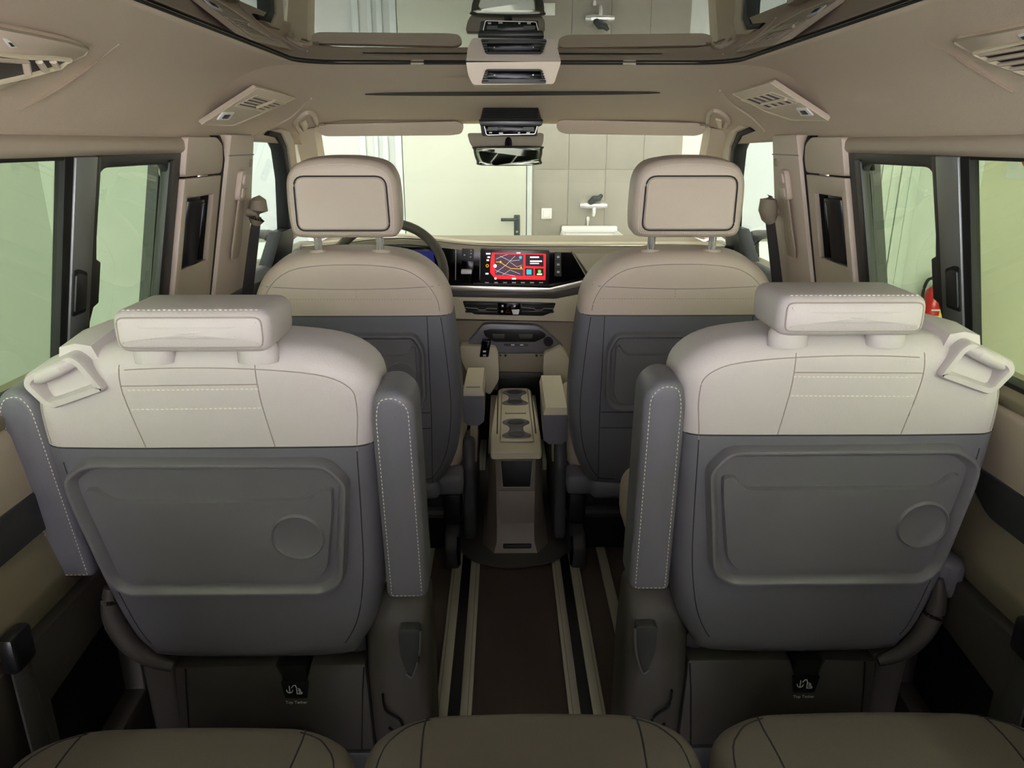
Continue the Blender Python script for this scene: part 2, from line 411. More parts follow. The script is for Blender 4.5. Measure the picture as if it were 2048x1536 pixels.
for Y in Ys:
    row = []
    ai = a_in(Y)
    fl = [ai+(AM-ai)*k/8 for k in range(8)]
    left = [cove(Y, math.pi/2*k/NP, -1) for k in range(NP, -1, -1)]+[V((-a, Y, top_z(Y))) for a in fl[::-1]]
    right = [V((a, Y, top_z(Y))) for a in fl]+[cove(Y, math.pi/2*k/NP, 1) for k in range(NP+1)]
    rows.append(([bm.verts.new(p) for p in left], [bm.verts.new(p) for p in right]))
for A, B in zip(rows, rows[1:]):
    for sd in (0, 1):
        a, b = A[sd], B[sd]
        for i in range(len(a)-1):
            q = (a[i], a[i+1], b[i+1], b[i])
            if (a[i].co-a[i+1].co).length < 1e-7 and (b[i].co-b[i+1].co).length < 1e-7: continue
            try: bm.faces.new(q)
            except ValueError: pass
bmesh.ops.remove_doubles(bm, verts=bm.verts[:], dist=1e-6)
bmesh.ops.recalc_face_normals(bm, faces=bm.faces[:])
for f in bm.faces:
    pass
# normals must face down/inwards
if sum(f.normal.z*f.calc_area() for f in bm.faces) > 0: bmesh.ops.reverse_faces(bm, faces=bm.faces[:])
HB = bvh_of(bm)
me = bpy.data.meshes.new('ceiling'); bm.to_mesh(me); bm.free()
for q in me.polygons: q.use_smooth = True
me.materials.append(MATS['headliner'])
ceil = bpy.data.objects.new('ceiling', me); COL.objects.link(ceil); ceil['kind'] = 'structure'; ceil['label'] = 'beige fabric headliner with rounded side coves'
so = ceil.modifiers.new('thickness', 'SOLIDIFY'); so.thickness = .018; so.offset = -1
# metal roof skin outside the headliner, with the glass panel in it
rb = []
for s in (-1, 1): rb.append(prism([V((s*.47, -.36, RZ+.022)), V((s*.60, -.36, RZ+.02)), V((s*.74, -.36, 1.28)), V((s*.79, -.36, 1.16)), V((s*.81, -.36, 1.16)), V((s*.76, -.36, 1.30)), V((s*.62, -.36, RZ+.05)), V((s*.47, -.36, RZ+.052))], (0, 2.5, 0)))
struct('roof_shell', join(*rb), 'frame_dark', label='roof rails of the vehicle body above the headliner')
fr = []
for (y0, z0), (y1, z1) in (((2.14, 1.335), (2.66, 1.262)),):
    fr.append(prism([V((-.79, y0, z0)), V((.79, y0, z0)), V((.74, y1, z1)), V((-.74, y1, z1))], (0, 0, .03)))
fr.append(prism([V((-.79, YG, RZ+.022)), V((.79, YG, RZ+.022)), V((.79, 2.14, 1.335)), V((-.79, 2.14, 1.335))], (0, 0, .03)))
struct('roof_front', join(*fr), 'frame_dark', label='front roof panel above the windshield header')
rg = struct('window_roof', box((0, .75, RZ+.0055), (1.06, 2.24, .008)), 'roof_tint', label='dark panoramic roof glass mirroring the cabin')
edge = [(-.5, -.3), (-.5, YG-.09)]+[(-.5+.09-.09*math.cos(i*math.pi/16), YG-.09+.09*math.sin(i*math.pi/16)) for i in range(1, 9)]+[(.5-.09+.09*math.sin(i*math.pi/16), YG-.09+.09*math.cos(i*math.pi/16)) for i in range(0, 9)]+[(.5, -.3)]
obj('roof_seal', tube([(x*1.002, y, RZ-.001) for x, y in edge], .0026, 8), 'rubber', rg)
for x in (-.23, .26): obj('seal_clip', box((x, YG-.004, RZ-.002), (.03, .008, .005), .001), 'trim_taupe', rg)
# slot between the two header panels
for (a, b) in (((730, 187), (1320, 184)),):
    top, bot = [], []
    for i in range(25):
        t = i/24; px = a[0]+(b[0]-a[0])*t; py = a[1]+(b[1]-a[1])*t
        wd = 3.2*math.sin(math.pi*min(1, max(0, t)))**.5+.3
        top.append(hit(HB, px, py-wd, .0012)[0]); bot.append(hit(HB, px, py+wd, .0012)[0])
    sl = prism(top+bot[::-1], (0, 0, -.002))
    obj('header_slot', sl, 'rubber', ceil)
# front header end: fine edge seams of the headliner in front of the B pillars
for s in (-1, 1):
    pts = [(-620, 195), (-600, 212), (-585, 235), (-560, 252), (-520, 272)] if s < 0 else None
    px = [(622, 196), (610, 206), (596, 222), (575, 238), (540, 255), (505, 275)] if s < 0 else [(1440, 180), (1452, 196), (1470, 212), (1500, 232), (1530, 262)]
    P = [hit(HB, *q, .001)[0] for q in smooth(px, 5, False)]
    P = [q for q in P if q is not None]
    obj('headliner_seam', tube(P, .0028, 6), 'trim_beige', ceil)
# ================================================================== side walls
def side_prism(s, P, o0, o1, r=0):
    a = [SP(s, Y, z, o0) for Y, z in P]; return prism(a, V((s*(o1-o0), 0, 0)), r, 2, 25)
def side_ring(s, O, I, o0, o1, r=0):
    return ringprism([SP(s, Y, z, o0) for Y, z in O], [SP(s, Y, z, o0) for Y, z in I], V((s*(o1-o0), 0, 0)), r)
def sub(P, n=1): return P
for s, nm in ((-1, 'left'), (1, 'right')):
    dy = 0.0 if s < 0 else .02
    sd = 'left' if s < 0 else 'right'
    # main carrier: lower body side
    wl = struct('wall_'+nm, prism([V((s*.815, -.35, -.02)), V((s*.86, -.35, -.02)), V((s*.86, -.35, .80)), V((s*.815, -.35, .80))], (0, 3.4, 0)), 'trim_taupe', label=sd+' lower side wall of the cabin')
    # waist rail with its chamfer, beige upper lining, grey armrest lining, dark lower lining
    obj('waist_rail', prism([V((s*.83, -.35, .80)), V((s*.83, -.35, .775)), V((s*.79, -.35, .765)), V((s*.785, -.35, .785)), V((s*.80, -.35, .80))], (0, 2.0, 0), .004), 'trim_taupe', wl)
    obj('window_sill_seal', prism([V((s*.83, -.35, .805)), V((s*.797, -.35, .805)), V((s*.797, -.35, .793)), V((s*.83, -.35, .793))], (0, 2.0, 0), .003), 'rubber', wl)
    obj('upper_lining', prism([V((s*.81, -.35, .775)), V((s*.785, -.35, .76)), V((s*.775, -.35, .62)), V((s*.80, -.35, .60)), V((s*.82, -.35, .60))], (0, 1.98, 0), .008), 'trim_beige', wl)
    obj('pocket_strip', prism([V((s*.815, y, z)) for y, z in roundpoly([(.70, .655), (1.30, .655), (1.30, .625), (1.16, .62), (1.10, .585), (.70, .585)], .02, 4)], (-s*.041, 0, 0), .004), 'plastic_charcoal', wl)
    obj('middle_lining', prism([V((s*.818, -.35, .605)), V((s*.785, -.35, .60)), V((s*.765, -.35, .50)), V((s*.785, -.35, .44)), V((s*.818, -.35, .44))], (0, 1.98, 0), .008), 'trim_taupe', wl)
    # dark lower lining with an open bin
    yo, zo = 1.02, .22
    O = [(-.35, -.0), (1.63, 0), (1.63, .445), (-.35, .445)]
    I = [(.98, .10), (1.24, .13), (1.24, .36), (.98, .33)]
    obj('lower_lining', ringprism([V((s*.76, y, z)) for y, z in O], [V((s*.76, y, z)) for y, z in I], (s*.055, 0, 0), .004), 'plastic_dark', wl)
    obj('bin_floor', prism([V((s*.80, y, z)) for y, z in I], (s*.012, 0, 0)), 'black', wl)
    # front lower body side beyond the sliding door
    obj('front_door_lining', prism([V((s*.82, 1.95, 0)), V((s*.78, 1.95, .0)), V((s*.775, 1.95, .78)), V((s*.80, 1.95, .80)), V((s*.82, 1.95, .80))], (0, 1.1, 0), .006), 'plastic_charcoal', wl)
    # top rail above the windows
    pr = prism([V((s*.722, -.35, 1.192)), V((s*.712, -.35, 1.183)), V((s*.712, -.35, 1.166)), V((s*.722, -.35, 1.158)), V((s*.80, -.35, 1.158)), V((s*.80, -.35, 1.192))], (0, 2.26, 0), .004)
    obj('window_top_rail', pr, 'trim_beige', wl)
    obj('top_seal', prism([V((s*.724, -.35, 1.160)), V((s*.724, -.35, 1.153)), V((s*.78, -.35, 1.153)), V((s*.78, -.35, 1.160))], (0, 2.02+dy, 0), .001), 'rubber', wl)
    # sliding door rear post: rubber, metal face, rubber with latch bulge
    obj('post_seal', side_prism(s, [(1.228+dy, .795), (1.252+dy, .795), (1.252+dy, 1.158), (1.225+dy, 1.158)], .0, .018, .003), 'rubber', wl)
    ps = obj('post_face', side_prism(s, [(1.25+dy, .795), (1.312+dy, .795), (1.318+dy, 1.158), (1.25+dy, 1.158)], -.004, .018, .003), 'pillar_metal', wl)
    lt = obj('latch_recess', side_prism(s, roundpoly([(1.252+dy, .895), (1.295+dy, .895), (1.295+dy, .965), (1.268+dy, .975), (1.252+dy, .975)], .006, 3), -.0065, 0, .001), 'rubber', wl)
    obj('latch', side_prism(s, roundpoly([(1.254+dy, .902), (1.289+dy, .902), (1.289+dy, .960), (1.266+dy, .968), (1.254+dy, .968)], .005, 3), -.010, 0, .002), 'frame_dark', lt)
    obj('window_post', side_prism(s, [(1.308+dy, .795), (1.318+dy, .795), (1.320+dy, .87), (1.330+dy, .895), (1.348+dy, .90), (1.348+dy, .975), (1.333+dy, .982), (1.330+dy, 1.02), (1.334+dy, 1.158), (1.308+dy, 1.158)], -.002, .018, .003), 'frame_dark', wl)
    # frame of the door window
    O = [(1.312+dy, .797), (1.665+dy, .797), (1.672+dy, 1.166), (1.312+dy, 1.166)]
    I = [(1.319+dy, .803), (1.60+dy, .803), (1.61+dy, 1.138), (1.330+dy, 1.138)]
    n = 7
    Oi = roundpoly([(y, z, .01) for y, z in O], .01, n); Ii = roundpoly([(I[0][0], I[0][1], .01), (I[1][0], I[1][1], .01), (I[2][0], I[2][1], .035), (I[3][0], I[3][1], .035)], .03, n)
    obj('door_window_frame', side_ring(s, Oi, Ii, .001, .018, .003), 'frame_dark', wl)
    I2 = [(1.598+dy, .803), (1.625+dy, .803), (1.632+dy, 1.145), (1.606+dy, 1.145)]
    obj('frame_face', side_prism(s, roundpoly(I2, .006, 3), -.003, .012, .002), 'frame_dark', wl)
    # B pillar trim of the sliding door with grab handle recess
    y0, y1 = 1.667+dy, 1.885+dy
    O = [(y0-.01, .70), (y1, .70), (y1, 1.105), (y0, 1.105)]
    I = [(1.69+dy, .905), (1.845+dy, .905), (1.845+dy, 1.062), (1.69+dy, 1.062)]
    obj('pillar_trim', side_ring(s, [(a, b) for a, b in O], I, -.012, .004, .003), 'trim_beige', wl)
    obj('recess_liner', side_ring(s, [(1.684+dy, .899), (1.851+dy, .899), (1.851+dy, 1.068), (1.684+dy, 1.068)], [(1.692+dy, .907), (1.843+dy, .907), (1.843+dy, 1.060), (1.692+dy, 1.060)], -.0, .04), 'black', wl)
    obj('pillar_core', side_prism(s, [(1.667+dy, .70), (1.885+dy, .70), (1.885+dy, 1.15), (1.667+dy, 1.15)], .046, .07), 'frame_dark', wl)
    cap = [(y0, 1.109), (y1, 1.109), (y1+.004, 1.14), (y1-.01, 1.175), (y1-.05, 1.192), (y0+.0, 1.192)]
    obj('pillar_cap', side_prism(s, roundpoly(cap, .012, 3), -.012, .06, .004), 'trim_beige', wl)
    obj('handle_recess', side_prism(s, [(1.685+dy, .90), (1.85+dy, .90), (1.85+dy, 1.066), (1.685+dy, 1.066)], .035, .05), 'black', wl)
    gh = thing('grab_handle', 'black upright grab handle in the %s sliding door pillar' % sd, 'handle', SP(s, 1.75+dy, .90), 'sliding door grab handles')
    prof = []
    for k in range(9):
        z = .912+.143*k/8
        c = SP(s, 1.738+dy, z, -.006); e = .045 if 0 < k < 8 else .041
        prof.append([c+V((s*-(.020)*math.cos(a), e*math.sin(a), 0)) if math.cos(a) > 0 else c+V((s*-(.028)*math.cos(a), e*math.sin(a), 0)) for a in [i*2*math.pi/20 for i in range(20)]])
    obj('grip', loft(prof), 'black_satin', gh)
    obj('grip_rib', side_prism(s, [(1.742+dy, .918), (1.750+dy, .918), (1.750+dy, 1.05), (1.742+dy, 1.05)], -.029, .0, .002), 'black_gloss', gh)
    obj('grip_mount', side_prism(s, [(1.70+dy, 1.05), (1.78+dy, 1.05), (1.78+dy, 1.064), (1.70+dy, 1.064)], -.006, .04, .003), 'black', gh)
    # dark gap and belt pillar ahead of it
    obj('pillar_gap', side_prism(s, [(y1-.003, .70), (y1+.012, .70), (y1+.016, 1.14), (y1-.006, 1.178), (y1-.03, 1.196), (y1-.045, 1.196), (y1-.01, 1.165), (y1-.003, 1.12)], -.0105, .02), 'rubber', wl)
    yb0, yb1 = 1.893+dy, 2.13+dy
    obj('belt_pillar', side_prism(s, [(yb0, .55), (yb1+.06, .55), (yb1+.03, .80), (yb1-.01, 1.0), (yb1-.055, 1.20), (yb0+.01, 1.20)], -.022, .05, .008), 'trim_beige', wl)
    obj('pillar_cover_joint', side_prism(s, [(yb0+.004, 1.148), (yb1-.045, 1.148), (yb1-.045, 1.151), (yb0+.004, 1.151)], -.0228, -.02), 'seam', wl)
    # front edge face of the belt pillar with clip
    obj('clip', side_prism(s, roundpoly([(2.055+dy, 1.118), (2.072+dy, 1.118), (2.072+dy, 1.138), (2.055+dy, 1.138)], .004, 3), -.025, -.02, .001), 'trim_taupe', wl)
    # seat belt: height adjuster, guide, hanging strap
    sb = thing('seat_belt', 'beige seat belt with height adjuster on the %s front pillar' % sd, 'seat belt', SP(s, 2.0+dy, .80), 'front seat belts')
    ad = obj('adjuster', side_prism(s, roundpoly([(1.965+dy, 1.035), (2.015+dy, 1.035), (2.02+dy, 1.11), (1.97+dy, 1.115)], .018, 5), -.036, -.018, .005), 'trim_beige', sb)
    obj('adjuster_button', side_prism(s, roundpoly([(1.972+dy, 1.075), (2.008+dy, 1.075), (2.010+dy, 1.103), (1.975+dy, 1.105)], .01, 4), -.042, -.03, .003), 'trim_beige', ad)
    obj('adjuster_slot', side_prism(s, roundpoly([(1.974+dy, 1.042), (2.006+dy, 1.042), (2.008+dy, 1.068), (1.974+dy, 1.068)], .008, 4), -.041, -.03, .003), 'trim_beige', ad)
    obj('strap', prism([SP(s, 1.972+dy, 1.04, -.034), SP(s, 2.012+dy, 1.04, -.034), SP(s, 2.02+dy, .93, -.036), SP(s, 2.015+dy, .885, -.034), SP(s, 1.965+dy, .885, -.034), SP(s, 1.955+dy, .91, -.036)], (s*.006, 0, 0), .002), 'belt_beige', sb)
    obj('guide', tube([SP(s, 2.085+dy, .965, -.045), SP(s, 2.085+dy, .98, -.048), SP(s, 2.085+dy, 1.005, -.05), SP(s, 2.085+dy, 1.03, -.046), SP(s, 2.085+dy, 1.04, -.040)], [.012, .022, .026, .022, .010], 14), 'trim_taupe', sb)
    obj('guide_bolt', tube([SP(s, 2.085+dy, 1.0, -.05), SP(s, 2.085+dy, 1.0, -.015)], .014, 12), 'trim_taupe', sb)
    obj('webbing', prism([SP(s, 2.085+dy, .985, -.060), SP(s, 2.085+dy, .985, -.034), SP(s, 2.085+dy, .70, -.028), SP(s, 2.085+dy, .70, -.062)], (0, .004, 0), .001), 'belt', sb)
    # front door window frame
    A = [onS(*q, s) for q in ([(528, 270), (548, 275), (560, 300), (568, 360), (572, 490)] if s < 0 else [(1512, 262), (1488, 272), (1476, 300), (1470, 360), (1466, 490)])]
    A2 = [(p.y, p.z) for p in A]
    wid = .03
    out = [(y+wid, z+.012) for y, z in A2]
    P = A2+out[::-1]
    obj('front_frame', side_prism(s, P, -.012, .03, .004), 'rubber', wl)
    P2 = [(y+wid-.002, z+.012) for y, z in A2]; P3 = [(y+.10, z+.02) for y, z in A2]
    obj('pillar_a_trim', side_prism(s, P2+P3[::-1], -.018, .03, .006), 'trim_beige', wl)
    obj('mirror_triangle', side_prism(s, [(A2[3][0]-.0, .90), (A2[3][0]+.16, .90), (A2[3][0]+.16, .79), (A2[3][0]-.08, .79)], -.016, .03, .004), 'frame_dark', wl)
    # A pillar lining up to the windshield corner
    a0, a1 = V((s*.675, 2.58, 1.225)), V((s*.79, 3.22, .80))
    obj('pillar_lining', loft([[a+V((s*dx, dyy, dz)) for dx, dyy, dz in ((-.025, -.02, 0), (-.035, .03, .012), (-.01, .07, .02), (.05, .06, .02), (.07, -.03, .0), (.03, -.05, -.012))] for a in (a0, a0.lerp(a1, .33), a0.lerp(a1, .66), a1)]), 'trim_beige', wl)
    # panes
    k = 1 if s < 0 else 4
    def pane(i, P, m, lab, s=s):
        o = struct('window_%d' % i, side_prism(s, P, .010, .014), m, label=lab); return o
    pane(k, [(-.30, .79), (1.235+dy, .79), (1.235+dy, 1.165), (-.30, 1.165)], 'window_tint', 'green tinted rear %s side window pane' % sd)
    pane(k+1, [(1.32+dy, .79), (1.65+dy, .79), (1.65+dy, 1.165), (1.32+dy, 1.165)], 'window_tint', 'green tinted %s sliding door window pane' % sd)
    pane(k+2, [(2.02, .79), (3.0, .79), (2.62, 1.19), (2.02, 1.19)], 'window_clear', 'clear %s front door window pane' % sd)
    # outside mirror
    c = V((s*.945, 2.62, .0)); c.z = onY(520 if s < 0 else 1530, 520, 2.62).z
    c.x = onY(512 if s < 0 else 1540, 520, 2.62).x
    om = thing('outside_mirror', 'dark outside mirror beyond the %s front window' % sd, 'mirror', c)
    MO = lambda u, v, ww, c=c, s=s: V((c.x+s*u, c.y-ww, c.z+v))
    P = roundpoly([(-.085, -.09), (.10, -.10), (.11, .06), (.05, .095), (-.05, .095), (-.085, .05)], .05, 6)
    obj('shell', puff(MO, P, .12, .03, 0.0), 'frame_dark', om)
    obj('mirror_glass', dish(MO, inset(P, .018), [(0, -.004), (0, .004), (.004, .006)]), 'mirror', om)
    obj('mirror_arm', tube([MO(-.08, -.06, -.06), MO(-.14, -.07, -.08)], .02, 8), 'frame_dark', om)
# windshield
struct('window_7', prism([V((-.70, 2.64, 1.25)), V((.70, 2.64, 1.25)), V((.80, 3.40, .74)), V((-.80, 3.40, .74))], (0, .004, .006)), 'windshield', label='clear windshield behind the dashboard')
# front bulkhead below the dashboard
struct('wall_bulkhead', box((0, 3.1, .30), (1.6, .06, .66)), 'black', label='dark bulkhead under the dashboard')
# floor rails
for s in (-1, 1):
    sd = 'left' if s < 0 else 'right'
    for a, b, q in ((.105, .131, 'inner edge of the %s floor rail' % sd), (.157, .185, 'outer edge of the %s floor rail' % sd), (.245, .272, 'strip beside the %s seat base' % sd)):
        o = struct('trim_2', box((s*(a+b)/2, 1.55, .004), (b-a, 2.6, .010), .002), 'rail_alu', label='pale aluminium '+q)
        if q[0] != 's': obj('groove', box((s*((a+b)/2+(.006 if a > .15 else -.004)), 1.55, .0088), (.002, 2.6, .0012)), 'trim_taupe', o)
    struct('trim_3', box((s*.144, 1.55, .0012), (.026, 2.6, .004)), 'black', label='black slot of the %s floor rail' % sd)
# ================================================================== seats
def frame(cx, Yb, z0, th, s):
    st, ct = math.sin(th), math.cos(th)
    M = lambda u, v, ww: V((cx+s*u, Yb-v*st-ww*ct, z0+v*ct-ww*st))
    def UV(px, py, ww=0.0):
        p0 = M(0, 0, ww); n = V((0, ct, st)); q = onP(px, py, p0, n)
        return ((q.x-cx)*s, (q-p0).dot(V((0, -st, ct))))
    return M, UV
def split_body(bm, M, v, names, mats, parent):
    p = M(0, v, 0); n = (M(0, v+1, 0)-p).normalized(); out = []
    b2 = bm.copy()
    for b, kw, nm, m in ((bm, 'clear_outer', names[0], mats[0]), (b2, 'clear_inner', names[1], mats[1])):
        bmesh.ops.bisect_plane(b, geom=b.verts[:]+b.edges[:]+b.faces[:], plane_co=p, plane_no=n, **{kw: True})
        out.append(obj(nm, b, m, parent, 60))
    return out
def pad(M, P, t, r, nm, m, par, crown=.004, w0=0, stitch=None):
    bm = puff(M, P, t, r, crown, w0=w0); o = None
    if stitch:
        bv = bvh_of(bm); Q = inset(P, stitch); Q = Q+[Q[0]]
        pts = drape(bv, M, Q, .0006, .008)
        o = obj(nm, bm, m, par, 60)
        obj('stitching', stitches(pts), 'thread', o); return o
    return obj(nm, bm, m, par, 60)
def smooth_line(P, n=5): return smooth(P, n, False)

def captain_seat(s, cx, Yb, circ_u, lab, tilt=2.0, hz=0.0, hu=0.0):
    M, UV = frame(cx, Yb, .30, math.radians(tilt), s)
    hu_ = hu
    T = thing('captain_seat', lab, 'seat', (cx, Yb+.2, 0), 'middle row captain seats')
    P = smooth([(-.17, .004), (-.205, .035), (-.235, .10), (-.252, .20), (-.258, .32), (-.261, .43), (-.267, .50), (-.258, .55), (-.215, .583), (-.14, .597), (-.02, .603), (.10, .600), (.165, .59), (.22, .562), (.25, .515), (.256, .44), (.249, .32), (.230, .19), (.205, .075), (.18, .025), (.15, .004), (0, -.002)], 4)
    bm = puff(M, P, .14, .040, .004, k=6); bv = bvh_of(bm)
    lo, up = split_body(bm, M, .440, ('backrest_shell', 'backrest_cover'), ('leather_grey', 'leather_light'), T)
    # seams
    def seam(uv, par, m='seam', r=.0009): obj('seam', tube(drape(bv, M, uv, .0001), r, 6), m, par)
    Q = inset(P, .032)
    ring = [q for q in Q]
    i0 = min(range(len(ring)), key=lambda i: (ring[i][0]+.225)**2+(ring[i][1]-.442)**2)
    i1 = min(range(len(ring)), key=lambda i: (ring[i][0]-.10)**2+(ring[i][1]-.572)**2)
    seq = []; i = i0
    while True:
        seq.append(ring[i]); 
        if i == i1: break
        i = (i+1) % len(ring)
    if len(seq) > len(ring)*.6:
        seq = []; i = i0
        while True:
            seq.append(ring[i])
            if i == i1: break
            i = (i-1) % len(ring)
    seam(seq, up)
    seam(smooth_line([(.233, .535), (.238, .50), (.236, .445)]), up)
    seam(smooth_line([(-.092, .575), (-.094, .52), (-.106, .442)]), up)
    seam(smooth_line([(.105, .575), (.107, .53), (.090, .442)]), up)
    seam([(-.093, .545), (.107, .543)], up)
    for v in (.538, .507):
        obj('stitching', stitches(drape(bv, M, [(-.093, v), (.104, v-.002)], .0006, .006), .0050, .0022, .0012, .0011), 'thread', up)
    seam([(-.255, .440), (-.1, .4405), (.1, .440), (.25, .440)], lo, 'seam_dark', .0013)
    for u0 in (-1, 1):
        sg = [q for q in Q if q[1] < .435 and q[0]*u0 > .1 and q[1] > .05]
        sg.sort(key=lambda q: q[1]); seam(sg, lo, 'seam_dark', .001)
    # hard tray panel on the back
    PP = roundpoly([(-.214, .385, .02), (-.185, .422, .02), (.185, .424, .02), (.222, .395, .02), (.222, .36, .04), (.196, .195, .03), (.17, .168, .03), (-.16, .168, .03), (-.192, .195, .03), (-.212, .36, .04)], .02, 4)
    tr = obj('tray_panel', dish(M, PP, [(-.003, -.012), (.0, .012), (.003, .0205), (.006, .0215), (.009, .0205), (.017, .0062), (.019, .006)]), 'plastic_grey', T, 50)
    PL = roundpoly([(-.190, .372, .006), (-.170, .376, .008), (-.150, .352, .02), (.155, .352, .02), (.178, .376, .008), (.196, .374, .006), (.190, .33, .02), (.173, .218, .02), (.152, .196, .02), (-.145, .196, .02), (-.168, .218, .02), (-.186, .33, .02)], .008, 4)
    obj('tray_plate', dish(M, PL, [(0, .004), (.0022, .0135), (.003, .0150)]), 'plastic_grey', tr, 40)
    ci = circ(circ_u, .284, .0405, 40)
    obj('cup_recess', dish(M, ci, [(-.0035, .0145), (-.001, .0185), (.0005, .0190), (.0025, .0155), (.003, .0152)]), 'plastic_grey', tr, 50)
    # folded headrest
    H = thing  # noqa
    yh = M(0, .6, 0).y-.041
    Mh = lambda u, v, ww: V((cx+s*(u+hu_), yh-ww, .905+hz+v))
    hp = roundpoly([(-.140, .004), (.078, .004), (.078, .066), (-.140, .066)], .022, 6)
    hb = puff(Mh, hp, .135, .022, .004, k=5); hv = bvh_of(hb)
    hr = obj('headrest', hb, 'leather_light', T, 60)
    hq = inset(hp, .010); obj('seam', tube(drape(hv, Mh, hq+[hq[0]], .0001), .0012, 6), 'seam', hr)
    hq2 = [(-.13, .067), (.068, .067)]; obj('stitching', stitches([Mh(u, v+.0055, -.010) for u, v in [(-.125, .060), (.063, .060)]], .004, .003), 'thread', hr)
    for u in (-.105, .045):
        c = Mh(u, 0, -.052)
        obj('headrest_foot', loft([[V((c.x+.024*k*math.cos(a), c.y+.016*k*math.sin(a), c.z+dz)) for a in [i*math.pi/10 for i in range(20)]] for k, dz in ((1.25, -.02), (1.25, .0), (1.1, .008))]), 'leather_light', T, 50)
    # release handle on the outer shoulder
    hu = [UV(*q, .012) for q in ((1868, 748), (1897, 690), (1918, 676), (2001, 716), (2006, 738), (1982, 768), (1964, 776))] if s > 0 else None
    hu = [(.098, .536), (.118, .580), (.134, .592), (.205, .562), (.212, .545), (.194, .518), (.180, .511)]
    hu = [(u+.030, v-.004) for u, v in hu]
    O = roundpoly([(.124, .540), (.150, .588), (.164, .598), (.236, .566), (.245, .548), (.222, .516), (.208, .510)], .010, 4)
    I = inset(O, .014)
    Mf = lambda u, v, ww: M(u, v, ww)
    hd = obj('release_handle', loft([[Mf(u, v, -.05) for u, v in O], [Mf(u, v, .008) for u, v in O], [Mf(u, v, .013) for u, v in inset(O, .003)], [Mf(u, v, .013) for u, v in inset(O, .011)], [Mf(u, v, .008) for u, v in I], [Mf(u, v, -.022) for u, v in inset(O, .017)]]), 'leather_light', T, 45)
    obj('handle_bar', tube([Mf(.163, .584, .0), Mf(.18, .578, .012), Mf(.205, .566, .012), Mf(.226, .556, .0)], [.009, .011, .011, .009], 12), 'leather_light', hd)
    # shoulder cover running forward from the handle
    obj('belt_outlet', loft([[M(u0+du, v0+dv, w0) for du, dv in ((-.03, -.012), (-.022, .012), (.0, .016), (.024, .010), (.03, -.012))] for u0, v0, w0 in ((.165, .590, -.01), (.155, .598, -.06), (.14, .597, -.11))]), 'leather_light', T, 50)
    # armrests folded up
    ai = roundpoly([(-.326, .155, .012), (-.258, .155, .012), (-.256, .50, .03), (-.264, .533, .03), (-.298, .538, .03), (-.322, .515, .03)], .02, 5)
    pad(M, ai, .095, .014, 'armrest', 'leather_grey', T, .003, .014, stitch=.009)
    ao = roundpoly([(.232, .185, .012), (.296, .185, .012), (.312, .50, .03), (.296, .528, .03), (.262, .532, .03), (.246, .505, .03)], .02, 5)
    if s < 0: pad(M, ao, .13, .014, 'armrest', 'leather_grey', T, .003, -.008, stitch=.009)
    else:
        Md = lambda u, v, ww: V((cx+s*u, Yb+.02-ww, v))
        pad(Md, roundpoly([(.225, .405), (.275, .405), (.275, .485), (.225, .485)], .02, 5), .36, .016, 'armrest', 'leather_grey', T, .003)
    # seat cushion
    Mc = lambda u, v, ww: V((cx+s*u, v, .45+ww))
    cp = roundpoly([(-.262, Yb+.06), (.262, Yb+.06), (.262, Yb+.56), (-.262, Yb+.56)], .07, 6)
    obj('cushion', puff(Mc, cp, .15, .05, .012), 'leather_beige', T, 60)
    # base: rear cover, side shields, pedestal
    top, bot = .272, .075
    TU = .022 if s > 0 else -.068
    yb = Yb+.035
    cov = [(-.205, bot), (.17, bot), (.155, .16), (.150, top-.004), (TU+.032, top), (TU+.022, top-.03), (TU-.022, top-.03), (TU-.032, top), (-.20, top)]
    if s > 0: pass
    off = .0
    cv = obj('base_cover', prism([V((cx+s*u, yb, z)) for u, z in cov], (0, .06, 0), .005), 'plastic_dark', T)
    obj('base_skirt', box((cx+s*-.02, yb+.03, .037), (.42, .07, .074), .006), 'plastic_charcoal', T)
    for u in (.128, -.197):
        obj('panel_joint', tube([V((cx+s*u, yb-.001, top-.006)), V((cx+s*(u+.006), yb-.001, top-.06)), V((cx+s*(u+.016), yb-.001, bot))], .0014, 6), 'rubber', cv)
    def prof(u0, u1, P, r, nm, m): return obj(nm, prism([V((cx+s*u0, y, z)) for y, z in P], (s*(u1-u0), 0, 0), r, 3), m, T)
    prof(-.318, -.205, [(Yb+.06, .0), (Yb+.03, .10), (Yb+.012, .26), (Yb+.03, .37), (Yb+.07, .42), (Yb+.13, .42), (Yb+.17, .25), (Yb+.17, 0)], .022, 'side_shield', 'plastic_dark')
    rc = obj('shield_recess', prism([V((cx+s*u, Yb+.0105, z)) for u, z in roundpoly([(-.306, .365), (-.266, .365), (-.268, .31), (-.278, .275), (-.288, .27), (-.300, .31)], .008, 3)], (0, .03, 0), .002), 'plastic_charcoal', T)
    obj('recess_lip', tube([V((cx+s*u, Yb+.010, z)) for u, z in smooth([(-.307, .36), (-.302, .31), (-.289, .266), (-.277, .272)], 4, False)], .0022, 6), 'plastic_grey', rc)
    obj('pull_strap', tube([V((cx+s*u, Yb+.012, z)) for u, z in smooth([(-.232, .225), (-.236, .19), (-.262, .165), (-.262, .13), (-.24, .15)], 5, False)], .004, 6, flat=.5), 'rubber', T)
    # outer curved arm holding the back
    arm = smooth([(.226, .150), (.234, .110), (.232, .070), (.215, .022), (.186, -.012), (.150, -.030)], 5, False)
    obj('outer_arm', tube([M(u, v, -.03) for u, v in arm], [.004+.012*math.sin(math.pi*(.08+.8*k/(len(arm)-1))) for k in range(len(arm))], 12, flat=1.2), 'plastic_dark', T)
